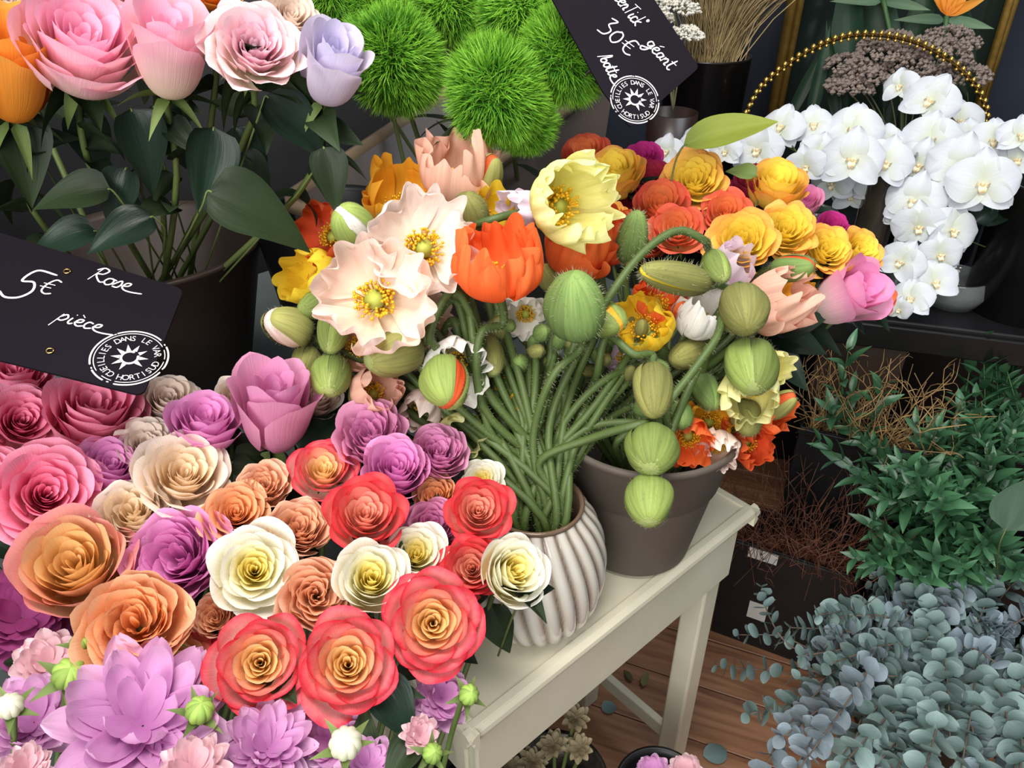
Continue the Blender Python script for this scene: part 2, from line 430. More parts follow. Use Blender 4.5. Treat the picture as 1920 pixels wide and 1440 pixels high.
def poppy(label, u, v, d, px, mat, ax=0, ay=0, cup=.5, n=5, base='v', via=None, seed=None, roll=None, center=True, group='poppies in the bouquets', cat='poppy', stem=True, r=.0050, name='poppy'):
    rs = random.Random(int(u * 5 + v * 3)); seed = rs.randrange(6) if seed is None else seed
    scale = lerp(1.02, .70, max(0, min(1, cup))) * .90
    M, c, Z, R = head_frame(u, v, d, px / scale, ax, ay, rs.uniform(0, 6.28) if roll is None else roll, .10 + .42 * cup)
    root = empty(name, M); inv = M.inverted()
    for k in range(n): obj('petal', poppy_petal(seed, k, n, cup), mat, root)
    if center: obj('stamens', ST_ME, STAMEN, root); obj('pistil', PI_ME, PISTIL, root)
    if stem:
        P = stem_path(rs, M.translation.copy(), Z, R, via, base); stem_obj(root, inv, P, r, rs)
    return tag(root, label, cat, group)
def bud_shell(half, gap, fat, rid, seed, pinch=0.0):
    def fn(u, v):
        th = v * math.pi
        r = np.clip(np.sin(th), 0, 1) ** .85 * fat * (1 + .16 * np.cos(th)) + .004; z = -np.cos(th) * 1.0 + 1.0
        g = gap * np.sin(th) ** 1.0 * (.4 + .6 * v)
        ph = half * math.pi + u * (math.pi / 2 + .06 - g)
        r = r * (1 + rid * .8 * np.abs(np.sin(u * 6 + seed + .8 * np.sin(v * 4))) * np.sin(th) + rid * 1.6 * wob(u, v, seed + half, 2.4) - .05 * np.abs(u) ** 5)
        off = gap * .30 * v
        return r * np.cos(ph) + math.cos(half * math.pi) * off, r * np.sin(ph), z, .5
    return surf('sepal', fn, 29, 17)
def inner_bud(fat, seed):
    def fn(u, v):
        th = v * math.pi; r = np.clip(np.sin(th), 0, 1) ** .8 * fat * .93 * (1 + .16 * np.cos(th)) * (1 + .035 * np.sin(u * 40 + seed + np.sin(v * 5) * 2)); z = (1 - np.cos(th)) * .99 + .03
        ph = u * math.pi
        return r * np.cos(ph), r * np.sin(ph), z, .5
    return surf('petal', fn, 49, 13)
_bc = {}
def poppy_bud(label, u, v, d, lpx, fat, smat, ax=0, ay=1, gap=.0, pmat=None, base='v', via=None, roll=None, rid=.06, hairs=True, stem=True, r=.0048, group='poppy buds in the bouquets'):
    """egg-shaped hairy bud of two sepals; petals show in the slit; lpx is its length"""
    rs = random.Random(int(u * 3 + v * 11)); seed = rs.randrange(4)
    M, c, Z, R = head_frame(u, v, d, lpx, ax, ay, rs.uniform(0, 6.28) if roll is None else roll, 1.0)
    root = empty('poppy_bud', M); inv = M.inverted()
    for h in (0, 1):
        k = (h, gap, fat, rid, seed)
        if k not in _bc: _bc[k] = bud_shell(h, gap, fat, rid, seed)
        obj('sepal', _bc[k], smat, root)
    if pmat is None and gap: pmat = B_IN
    if pmat is not None:
        k = ('i', fat, seed)
        if k not in _bc: _bc[k] = inner_bud(fat, seed)
        obj('petal', _bc[k], pmat, root)
    if hairs:
        k = ('h', fat)
        if k not in _bc:
            r2 = random.Random(5); pn = []
            for i in range(420):
                th = r2.uniform(.25, 2.9); ph = r2.uniform(0, 6.28); rr = math.sin(th) ** .85 * fat * (1 + .16 * math.cos(th))
                n = Vector((math.cos(ph) * math.sin(th), math.sin(ph) * math.sin(th), -math.cos(th) * fat)); pn.append((Vector((rr * math.cos(ph), rr * math.sin(ph), 1 - math.cos(th))), n.normalized()))
            _bc[k] = mesh('hairs', *fuzz_vf(r2, pn, .15), smooth_shade=False)
        o = obj('bud_hairs', _bc[k], HAIR, root); o['kind'] = 'stuff'
    if stem:
        P = stem_path(rs, M.translation.copy() + Z * R * .05, Z, R, via, base); stem_obj(root, inv, P, r, rs)
    return tag(root, label, 'flower bud', group)

# many-petalled chrysanthemum / dahlia like flowers
_cp = {}
def spoon(seed, lift, W=.30):
    k = (seed, round(lift, 2), W)
    if k not in _cp:
        def fn(u, v):
            prof = np.clip(np.sin(np.pi * np.clip(v * .93 + .07, 0, 1) ** .75), .05, 1) ** .7
            r = bez((.02, .45, .8, 1.0 - .25 * lift), v); z = bez((0, .0 + .2 * lift, .45 * lift, .85 * lift), v)
            z = z + .10 * u ** 2 * prof + .07 * wob(u, v, seed, 2.5) * v
            return r, u * W * prof, z, min(1, max(0, 1 - lift))
        _cp[k] = surf('petal', fn, 7, 9)
    return _cp[k]
def mum(label, u, v, d, px, mat, ax=0, ay=.5, rings=((11, .08, 1.0), (11, .34, 1.02), (10, .62, .96), (8, .90, .82), (6, 1.2, .62)), W=.30, base=None, name='chrysanthemum', cat='flower', group=None, leaves=1):
    rs = random.Random(int(u * 3 + v)); M, c, Z, R = head_frame(u, v, d, px, ax, ay, rs.uniform(0, 6), .25)
    root = empty(name, M); inv = M.inverted()
    for ri, (n, lift, sc) in enumerate(rings):
        for k in range(n):
            o = obj('petal', spoon(k % 3, lift, W), mat, root, Matrix.Rotation(k * 6.283 / n + ri * .5 + rs.uniform(-.15, .15), 4, 'Z') @ Matrix.Rotation(rs.uniform(-.16, .12), 4, 'Y') @ Matrix.Scale(sc * rs.uniform(.9, 1.1), 4))
    if base is not None:
        b0 = M.translation; P = catmull([b0 - Z * R * .02, b0 - Z * R * .6, Vector(base)], 6)
        V, F = tube_vf([inv @ p for p in P], .003 * inv.median_scale, 6); obj('stem', mesh('stem', V, F), G_STEM, root)
        for k in range(leaves):
            q = P[3 + k]; dv = Vector((rs.uniform(-1, 1), rs.uniform(-1, 1), rs.uniform(-.3, .3))).normalized()
            obj('leaf', ROSE_LEAF[k % 4], G_LEAF, root, inv @ (Matrix.Translation(q) @ dv.to_track_quat('Y', 'Z').to_matrix().to_4x4() @ Matrix.Scale(.05, 4)))
    return tag(root, label, cat, group)
def small_bud(label, u, v, d, px, mat, smat, ax=0, ay=.5, base=None, open_=.5, group='unopened buds among the roses', ns=5):
    rs = random.Random(int(u + v * 3)); M, c, Z, R = head_frame(u, v, d, px, ax, ay, rs.uniform(0, 6), .7)
    root = empty('flower_bud', M); inv = M.inverted()
    for k in range(9):
        def fn(u_, v_, k=k):
            th = v_ * 3.135; r = np.clip(np.sin(th), 0, 1) ** .9 * .62 * (1 + .05 * np.cos(u_ * 3)); z = .62 - np.cos(th) * .66
            ph = k * .698 + u_ * (.52 - .1 * v_); r = r * (1 + .07 * (1 - u_ ** 2)) ; return r * np.cos(ph), r * np.sin(ph), z, .5
        key = ('sb', k)
        if key not in _cp: _cp[key] = surf('petal', fn, 7, 9)
        obj('petal', _cp[key], mat, root)
    for k in range(ns):
        obj('sepal', SEPAL, smat, root, Matrix.Rotation(k * 6.283 / ns + rs.uniform(-.2, .2), 4, 'Z') @ Matrix.Translation((0, .15, 0)) @ Matrix.Rotation(rs.uniform(.1, 1.2) * (1.2 - open_) + .25, 4, 'X') @ Matrix.Scale(1.25, 4) @ Matrix.Diagonal((1.5, 1, 1, 1)))
    if base is not None:
        b0 = M.translation; P = catmull([b0 + Z * R * .05, b0 - Z * R * .8, Vector(base)], 6)
        V, F = tube_vf([inv @ p for p in P], .0028 * inv.median_scale, 6); obj('stem', mesh('stem', V, F), G_SEPAL, root)
    return tag(root, label, 'flower bud', group)

# orchids
def orch_petal(kind, seed):
    Wd = {'petal': 1.22, 'sepal': .74}[kind]
    def fn(u, v):
        prof = np.clip(np.sin(np.pi * np.clip(v, 0.03, .99) ** (.68 if kind == 'sepal' else .80)), .02, 1) ** .5
        x = u * Wd * .5 * prof; y = v * (.92 if kind == 'petal' else .95)
        z = .10 * np.sin(v * 3) - .16 * v ** 2 + .10 * u ** 2 * v * (-1 if kind == 'petal' else 1) + .035 * wob(u, v, seed, 2.5)
        return x, y, z, .5
    return surf('petal', fn, 9, 10)
ORP = {(k, s): orch_petal(k, s) for k in ('petal', 'sepal') for s in range(3)}
def lip_vf():
    parts = []
    parts.append(lathe_vf([(.0, .22), (.07, .20), (.09, .08), (.05, 0)], 10))
    for s in (-1, 1):
        u, v = np.meshgrid(np.linspace(-1, 1, 5), np.linspace(0, 1, 6))
        x = s * (.06 + .16 * np.sin(v * 2.6)) + u * .03; y = -.02 + u * .10 * np.sin(np.pi * np.clip(v, .1, .95)); z = .05 + .28 * v
        parts.append((np.stack([x.ravel(), y.ravel(), z.ravel()], 1), gridq(5, 6)))
    u, v = np.meshgrid(np.linspace(-1, 1, 5), np.linspace(0, 1, 7))
    x = u * (.10 + .10 * np.sin(v * 3)) * (1 - .6 * v); y = -.05 - .34 * v; z = .06 + .20 * np.sin(v * 3) + .05 * u ** 2
    parts.append((np.stack([x.ravel(), y.ravel(), z.ravel()], 1), gridq(5, 7)))
    return join(parts)
_lv, _lf = lip_vf(); LIP = mesh('lip', _lv * .72, _lf)
O_WH = petal_mat('orchid_white', ['d6dcc6', 'dde1e6', 'd9dde6'], translucent=.25, rough=.55, vein=.03, streak=20, lift=1.0)
O_LIP = plain('orchid_lip', 'f0ead8', .5, c2='d9b866', scale=7)
O_ST = plain('orchid_stem', '4e4a30', .5)
def orchid_spray(label, blooms, stem, buds=(), group='white orchid sprays'):
    """stem: list of (u,v,d); blooms: (u,v,d,px,ax,ay,roll)"""
    P = catmull([at(*q) for q in stem], 8); base = P[-1]
    root = empty('orchid_spray', Matrix.Translation(base)); inv = root.matrix_world.inverted() if False else Matrix.Translation(-base)
    tube('stem', P, .0035, O_ST, root, inv=inv)
    for (u, v, d, px, ax, ay, roll) in blooms:
        rs = random.Random(int(u * 7 + v)); Z = aim(u, v, d, ax, ay); c = at(u, v, d); R = px / FPX * d / 2
        # keep the blossom upright: local Y is up
        Yv = (Vector((0, 0, 1)) - Z * Z.z).normalized(); X = Yv.cross(Z)
        M = Matrix.Translation(c) @ Matrix((X, Yv, Z)).transposed().to_4x4() @ Matrix.Rotation(roll, 4, 'Z') @ Matrix.Scale(R, 4)
        b = obj('blossom', LIP, O_LIP, root, inv @ M)
        for a, kind in ((0, 'sepal'), (2.25, 'sepal'), (-2.25, 'sepal'), (1.30, 'petal'), (-1.30, 'petal')):
            zoff = .03 if kind == 'petal' else 0
            obj('petal', ORP[(kind, rs.randrange(3))], O_WH, b, Matrix.Translation((0, 0, zoff)) @ Matrix.Rotation(a, 4, 'Z') @ Matrix.Rotation(rs.uniform(-.15, .2), 4, 'X'))
        near = min(P, key=lambda q: (q - c).length)
        tube('pedicel', [c - Z * R * .05, (c - Z * R * .5).lerp(near, .4), near], .0016, O_ST, root, inv=inv, sides=5)
    return tag(root, label, 'orchid', group)

# dianthus balls
def bristle_vf(seed, tufts=95, per=62):
    rs = random.Random(seed); V = []; F = []; pd = []
    for i in range(tufts):
        z = -.45 + 1.45 * (i + .5) / tufts; a = i * 2.39996; q = math.sqrt(max(0, 1 - z * z)); c = Vector((q * math.cos(a), q * math.sin(a), z))
        L = rs.uniform(.85, 1.08); tone = rs.uniform(-.18, .12)
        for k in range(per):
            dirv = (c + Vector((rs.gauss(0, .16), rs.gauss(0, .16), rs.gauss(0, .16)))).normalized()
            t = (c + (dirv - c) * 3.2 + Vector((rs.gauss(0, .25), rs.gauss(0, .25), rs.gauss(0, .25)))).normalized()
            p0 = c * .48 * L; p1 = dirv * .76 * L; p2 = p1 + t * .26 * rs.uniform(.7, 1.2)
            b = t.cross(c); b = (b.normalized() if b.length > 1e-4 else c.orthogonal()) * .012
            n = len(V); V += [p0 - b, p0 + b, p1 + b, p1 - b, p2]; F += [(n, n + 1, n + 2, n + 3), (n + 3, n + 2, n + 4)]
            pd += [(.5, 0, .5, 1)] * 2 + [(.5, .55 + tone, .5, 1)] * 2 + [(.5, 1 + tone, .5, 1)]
    return np.array(V), F, pd
_br = [None] * 3
D_G = None
def dianthus(label, u, v, d, px, ax=0, ay=.4, base=None, sx=1.0):
    global D_G
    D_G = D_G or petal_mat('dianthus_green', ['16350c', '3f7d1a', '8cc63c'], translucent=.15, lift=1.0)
    rs = random.Random(int(u + 2 * v)); s = rs.randrange(3)
    if _br[s] is None:
        V, F, pd = bristle_vf(s + 1); me = mesh('bristles', V, F, pd, smooth_shade=False); _br[s] = me
    M, c, Z, R = head_frame(u, v, d, px / .95, ax, ay, rs.uniform(0, 6), .1); M = M @ Matrix.Diagonal((rs.uniform(1, 1.2), rs.uniform(.9, 1.05), rs.uniform(.8, .95), 1))
    root = empty('green_dianthus', M); inv = M.inverted()
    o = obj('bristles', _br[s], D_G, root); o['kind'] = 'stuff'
    V, F = lathe_vf([(0, -.5), (.3, -.45), (.58, -.1), (.62, .25), (.4, .55), (0, .65)], 14); obj('core', mesh('core', V, F), plain('dianthus_core', '2c5216', .7), root)
    if base is not None:
        b0 = M.translation; P = catmull([b0, b0 - Z * R * .9 - Vector((0, 0, R * .4)), Vector(base)], 6)
        V, F = tube_vf([inv @ p for p in P], .0035 * inv.median_scale, 6); obj('stem', mesh('stem', V, F), plain('dianthus_stem', '6d7d4a', .5), root)
        for k in range(6):
            q = P[3 + k]; dv = Vector((rs.uniform(-1, 1), rs.uniform(-1, .4), rs.uniform(-.2, .9))).normalized()
            obj('leaf', NARROW, leaf_mat('dianthus_leaf', '1c2614', '303c20'), root, inv @ (Matrix.Translation(q) @ dv.to_track_quat('Y', 'Z').to_matrix().to_4x4() @ Matrix.Scale(rs.uniform(.06, .09), 4)))
    return tag(root, label, 'dianthus', 'green dianthus heads in the trough')
NARROW = leaf_mesh(1, .22, .3, .35, .03, seed=7, base=.6, nu=5, nv=9)

# leafy branches
EUC = [leaf_mesh(1, .92, -.12, .08, .05, seed=k, base=.92, nu=7, nv=10, rnd=.5) for k in range(3)]
RUS = [leaf_mesh(1, .34, .25, .22, .04, seed=k, base=.7, nu=5, nv=8) for k in range(3)]
E_M = leaf_mat('eucalyptus_leaf', '66807c', '93aaa8', rough=.55, translucent=.08)
E_M2 = leaf_mat('eucalyptus_leaf_blue', '74848c', '9aabb6', rough=.5, translucent=.08, spec=.4)
E_S = plain('eucalyptus_stem', '6b5c50', .6)
R_M = leaf_mat('ruscus_leaf', '2c5236', '4b7a55', rough=.3, spec=.6, translucent=.08)
R_S = plain('ruscus_stem', '3d5f35', .5)
def branch(name, label, P, leaves, meshes, mat, smat, size, ang, group, rs, paired=True, r=.0018, cat='foliage', t0=.3):
    root = empty(name, Matrix.Translation(P[-1])); inv = Matrix.Translation(-P[-1])
    Q = catmull(P, 8)
    tube('stem', Q, r * .6, smat, root, inv=inv, sides=5, r1=r)
    n = len(Q); phi = rs.uniform(0, 3.14)
    for i in range(leaves):
        f = (i / leaves) * (1 - t0) * (n - 1.01); k = int(f); p = Q[k].lerp(Q[k + 1], f - k); T = (Q[k] - Q[k + 1]).normalized()
        phi += 1.57 + rs.uniform(-.4, .4)
        for s in ((0, math.pi) if paired else (0,)):
            side = Matrix.Rotation(phi + s, 3, T) @ T.orthogonal().normalized()
            dv = (side * math.sin(ang) + T * math.cos(ang) + Vector((rs.uniform(-.25, .25),) * 1 + (rs.uniform(-.25, .25), rs.uniform(-.1, .35)))).normalized()
            sc = size * (.45 + .55 * min(1, (i + 1.0) / (leaves * .35))) * rs.uniform(.8, 1.15)
            X = dv.cross(T); X = X.normalized() if X.length > 1e-3 else dv.orthogonal().normalized()
            Zl = X.cross(dv)
            if Zl.z < 0: X = -X; Zl = -Zl
            M = Matrix.Translation(p) @ Matrix((X, dv, Zl)).transposed().to_4x4() @ Matrix.Rotation(rs.uniform(-.5, .5), 4, 'Y') @ Matrix.Scale(sc, 4)
            obj('leaf', meshes[rs.randrange(len(meshes))], mat, root, inv @ M)
    return tag(root, label, cat, group)
# ------------------------------------------------------------------ the room
M_WALL = plain('slate_wall_paint', '2b303c', .6, c2='343a48', scale=3)
M_BLK = plain('black_plastic', '0e0e10', .42, c2='17171a', scale=14)
M_BLKG = plain('black_gloss', '0a090a', .3, coat=.15, c2='141110', scale=6)
M_WHITE = plain('cream_paint', 'cfcab2', .33, c2='dad5bf', scale=9, bump=.15)
def wood_mat(name, c1, c2, c3):
    m, nt, b = principled(name); N = nt.nodes; L = nt.links
    tc = N.new('ShaderNodeTexCoord'); mp = N.new('ShaderNodeMapping'); mp.inputs['Scale'].default_value = (2.0, 22, 4); L.new(tc.outputs['Object'], mp.inputs[0])
    oi = N.new('ShaderNodeObjectInfo'); cx = N.new('ShaderNodeCombineXYZ'); ml = N.new('ShaderNodeMath'); ml.operation = 'MULTIPLY'; ml.inputs[1].default_value = 30
    L.new(oi.outputs['Random'], ml.inputs[0]); L.new(ml.outputs[0], cx.inputs[0]); L.new(cx.outputs[0], mp.inputs['Location'])
    n = N.new('ShaderNodeTexNoise'); n.inputs['Scale'].default_value = 1.6; n.inputs['Detail'].default_value = 6; n.inputs['Distortion'].default_value = 1.2; L.new(mp.outputs[0], n.inputs['Vector'])
    r = N.new('ShaderNodeValToRGB'); ramp_fill(r, [(.25, srgb(c1)), (.5, srgb(c2)), (.75, srgb(c3))]); L.new(n.outputs['Fac'], r.inputs[0])
    L.new(r.outputs[0], b.inputs['Base Color']); b.inputs['Roughness'].default_value = .45
    return m
M_FLOOR = wood_mat('oak_floor', '6b4630', '93674a', 'ad8160')
fl = structure(box('floor', -1.8, 2.4, -.8, 2.8, -.05, -.012, plain('floor_gap', '1c120c', .8), bev=0))
PK = mesh('plank', *box_vf(-.6, .6, -.065, .065, -.012, 0), smooth_shade=False)
Rpl = Matrix.Rotation(math.radians(-22), 4, 'Z')
for j in range(-6, 14):
    for i in range(-1, 2):
        p = Rpl @ Vector((.9 + i * 1.205 + (.55 if j % 2 else 0) , 1.1 + (j - 3) * .1325, 0))
        if -1.2 < p.x < 1.9 and -.4 < p.y < 2.4 and (p.x > .0 or p.y < 1.2):
            bevel(obj('plank', PK, M_FLOOR, fl, Matrix.Translation(p) @ Rpl), .0015, 1)
structure(box('wall_back', -1.8, 2.4, 2.7, 2.8, 0, 2.9, M_WALL, bev=0))
structure(box('wall_right', 2.3, 2.4, -.8, 2.7, 0, 2.9, M_WALL, bev=0))
structure(box('wall_left', -1.8, -1.7, -.8, 2.7, 0, 2.9, M_WALL, bev=0))

# ------------------------------------------------------------------ the cream table, axes: x along its long edge, y across
N0 = Vector((-.045, .524, 0)); A0 = math.atan2(.669, .743)
TM = Matrix.Translation(N0) @ Matrix.Rotation(A0, 4, 'Z')
def tl(x, y, z): return TM @ Vector((x, y, z))
TL, TW, TZ = .545, .30, .70
tb = empty('console_table', TM)
box('table_top', .004, TL - .004, .004, TW - .004, TZ - .016, TZ, M_WHITE, tb, bev=.002)
def mould(name, p0, p1, nrm):
    # moulding of two steps running along an edge of the top
    p0 = Vector(p0); p1 = Vector(p1); n = Vector(nrm); prof = [(0, 0), (.006, -.001), (.011, -.005), (.012, -.010), (.006, -.014), (.009, -.018), (.007, -.024), (0, -.030)]
    V = [p + n * a + Vector((0, 0, b)) for p in (p0, p1) for a, b in prof]; k = len(prof)
    F = [(i, i + 1, i + 1 + k, i + k) for i in range(k - 1)] + [tuple(range(k))[::-1], tuple(range(k, 2 * k))]
    return obj(name, mesh(name, np.array(V), F, smooth_shade=False), M_WHITE, tb)
z = TZ + .003
mould('moulding', (-.010, .004, z), (TL + .010, .004, z), (0, -1, 0)); mould('moulding', (TL + .01, TW - .004, z), (-.01, TW - .004, z), (0, 1, 0))
mould('moulding', (.004, TW + .010, z), (.004, -.010, z), (-1, 0, 0)); mould('moulding', (TL - .004, -.010, z), (TL - .004, TW + .01, z), (1, 0, 0))
box('rim', 0, TL, -.001, .010, TZ - .01, TZ + .003, M_WHITE, tb, bev=.001); box('rim', 0, TL, TW - .01, TW + .001, TZ - .01, TZ + .003, M_WHITE, tb, bev=.001)
box('rim', -.001, .010, .010, TW - .010, TZ - .01, TZ + .003, M_WHITE, tb, bev=.001); box('rim', TL - .010, TL + .001, .010, TW - .010, TZ - .01, TZ + .003, M_WHITE, tb, bev=.001)
zb = TZ - .138
box('apron', .012, TL - .012, .008, .024, zb, TZ - .022, M_WHITE, tb); box('apron', .012, TL - .012, TW - .024, TW - .008, zb, TZ - .022, M_WHITE, tb)
box('apron', .008, .024, .024, TW - .024, zb, TZ - .022, M_WHITE, tb); box('apron', TL - .024, TL - .008, .024, TW - .024, zb, TZ - .022, M_WHITE, tb)
def leg(x0, y0):
    V, F = box_vf(x0, x0 + .04, y0, y0 + .04, 0, TZ - .02); V = V.copy()
    bevel(obj('leg', mesh('leg', V, F, smooth_shade=False), M_WHITE, tb), .004)
for x0 in (.016, TL - .056):
    for y0 in (.018, TW - .058): leg(x0, y0)
box('stretcher', .028, .044, .058, TW - .058, .10, .135, M_WHITE, tb); box('stretcher', TL - .044, TL - .028, .058, TW - .058, .10, .135, M_WHITE, tb)
tag(tb, 'small cream painted console table with moulded edge carrying vase and pot', 'table')

# tall grey plinth behind the table that carries the back row of buckets
pl = box('display_plinth', -.75, .82, .335, 1.05, 0, .80, plain('grey_plinth', '5c6463', .6, c2='535a59', scale=6), None, TM, bev=.004)
tag(pl, 'plain grey display plinth behind the cream table under the brown buckets', 'plinth')

# ------------------------------------------------------------------ vase, pots, buckets
def ribbed_vase():
    prof = [(.056, 0), (.066, .004), (.079, .025), (.0865, .055), (.089, .088), (.085, .122), (.074, .152), (.061, .171), (.056, .178)]
    pr = [Vector((a, b, 0)) for a, b in prof]; pr = catmull(pr, 5); n = 28 * 8; V = []; pd = []
    for i, p in enumerate(pr):
        amp = .085 * math.sin(math.pi * min(1, max(0, i / (len(pr) - 1)) * .94 + .05)) ** .5
        for k in range(n):
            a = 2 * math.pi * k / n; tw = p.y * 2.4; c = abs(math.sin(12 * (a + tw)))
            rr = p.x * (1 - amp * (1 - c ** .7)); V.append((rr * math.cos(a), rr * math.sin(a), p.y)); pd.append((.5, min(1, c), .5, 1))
    F = [tuple(f) for f in gridq(n, len(pr), True)] + [tuple(range(n))[::-1]]
    me = mesh('vase_body', np.array(V), F, pd)
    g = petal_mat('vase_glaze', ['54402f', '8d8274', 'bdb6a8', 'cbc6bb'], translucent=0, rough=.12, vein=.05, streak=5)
    g.node_tree.nodes['Principled BSDF'].inputs['Coat Weight'].default_value = .7; g.node_tree.nodes['Principled BSDF'].inputs['Coat Roughness'].default_value = .06
    [n for n in g.node_tree.nodes if n.type == 'BUMP'][0].inputs['Strength'].default_value = 0
    p = tl(.172, .082, TZ + .0005); M = Matrix.Translation(p)
    root = empty('ribbed_vase', M)
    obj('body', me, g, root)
    lathe('rim', [(.0565, .177), (.0575, .181), (.054, .183), (.051, .178), (.049, .12), (.045, .03), (0, .03)], g, root, n=64)
    return tag(root, 'round glazed off-white vase with slanting ribs holding poppy stems', 'vase'), p
vase, VP0 = ribbed_vase()
VMOUTH = VP0 + Vector((0, 0, .185))
def pot(name, label, p, prof, mat, rimname='rim', parts=(), cat='pot', n=56):
    root = empty(name, Matrix.Translation(p)); lathe('body', prof, mat, root, n=n)
    for nm, pr in parts: lathe(nm, pr, mat, root, n=n)
    return tag(root, label, cat)
M_TAUPE = plain('taupe_plastic', '544b42', .6, c2='5c534a', scale=7)
PP0 = tl(.362, .078, TZ + .0035)
pot('flower_pot', 'taupe flower pot with a raised band at the far end of the table', PP0,
    [(0, 0), (.074, 0), (.078, .004), (.100, .125), (.1015, .1295), (.1045, .131), (.1195, .208), (.122, .212), (.119, .214), (.115, .208), (.095, .10), (.0, .06)], M_TAUPE,
    parts=[('rim', [(.1195, .204), (.124, .207), (.125, .213), (.1205, .217), (.117, .213)])])
PMOUTH = PP0 + Vector((0, .02, .205))
M_BROWN = plain('brown_plastic', '33261f', .5, c2='3c2d25', scale=5)
RB = Vector((-.505, 1.02, .8005))
pot('rose_bucket', 'dark brown tapered bucket behind the slate price sign', RB, [(0, 0), (.085, 0), (.09, .004), (.152, .265), (.157, .27), (.152, .275), (.145, .265), (.085, .02), (0, .02)], M_BROWN, cat='bucket')
BB = Vector((-.26, 1.07, .8005))
pot('black_pail', 'narrow black pail in the shade left of the poppies', BB, [(0, 0), (.065, 0), (.105, .29), (.109, .295), (.105, .30), (.10, .29), (.06, .02), (0, .02)], M_BLK, cat='bucket')
FB = [Vector((-.46, .46, 0)), Vector((-.21, .33, 0)), Vector((-.52, .16, 0))]
for p, l in zip(FB, ('tall black bucket under the front roses beside the table', 'tall black bucket under the bicoloured roses at the table corner', 'tall black bucket under the mauve chrysanthemums in front')):
    pot('tall_bucket', l, p, [(0, 0), (.10, 0), (.125, .58), (.130, .585), (.125, .59), (.12, .58), (.095, .02), (0, .02)], M_BLK, cat='bucket')

bk = box('shade_backing_sheet', -1.68, .10, 1.76, 1.79, 0, 2.3, M_BLK, bev=.003); tag(bk, 'added black sheet for the shade behind the roses and the green dianthus', 'shade sheet')  # added black sheet, stands in for the deep shade behind the flowers
# brown trough of the green dianthus: a long tapered box
TA = at(760, 437, 1.02); TB = at(1172, 108, 1.36); te = Vector((TB.x - TA.x, TB.y - TA.y, 0)); TLEN = te.length; te.normalize(); tn = Vector((-te.y, te.x, 0))
def trough():
    Lh, Wd, z0, tp = TLEN, .24, .8005, .03; za, zb_ = TA.z, TB.z
    M = Matrix.Translation((TA.x, TA.y, 0)) @ Matrix((te, tn, Vector((0, 0, 1)))).transposed().to_4x4()
    root = empty('planter_trough', M)
    def ring(z, ins, rad=.03, flat=False):
        out = []
        for cx, cy, a0 in ((Lh - ins - rad, ins + rad, -90), (Lh - ins - rad, Wd - ins - rad, 0), (ins + rad, Wd - ins - rad, 90), (ins + rad, ins + rad, 180)):
            for k in range(6):
                a = math.radians(a0 + 18 * k); x, y = cx + rad * math.cos(a), cy + rad * math.sin(a)
                out.append((x, y, z0 if flat else lerp(za, zb_, x / Lh) + z))
        return out
    rings = [ring(0, tp, flat=True), ring(-.015, .003), ring(-.015, .008), ring(-.14, .012)]
    V = np.array(sum(rings, [])); F = [tuple(f) for f in gridq(24, 4, True)] + [tuple(range(24))[::-1], tuple(range(72, 96))]
    obj('body', mesh('body', V, F), plain('trough_brown', '4a413c', .35, c2='544a44', scale=4), root)
    rr = [ring(-.018, .002), ring(-.018, -.003), ring(0, -.003), ring(0, .006), ring(-.016, .008)]
    obj('rim', mesh('rim', np.array(sum(rr, [])), [tuple(f) for f in gridq(24, 5, True)]), plain('kraft_rim', '7d6c56', .6, c2='8a775f', scale=9), root)
    return tag(root, 'brown planter trough with a slanting tan rim full of green dianthus', 'planter')
trough()

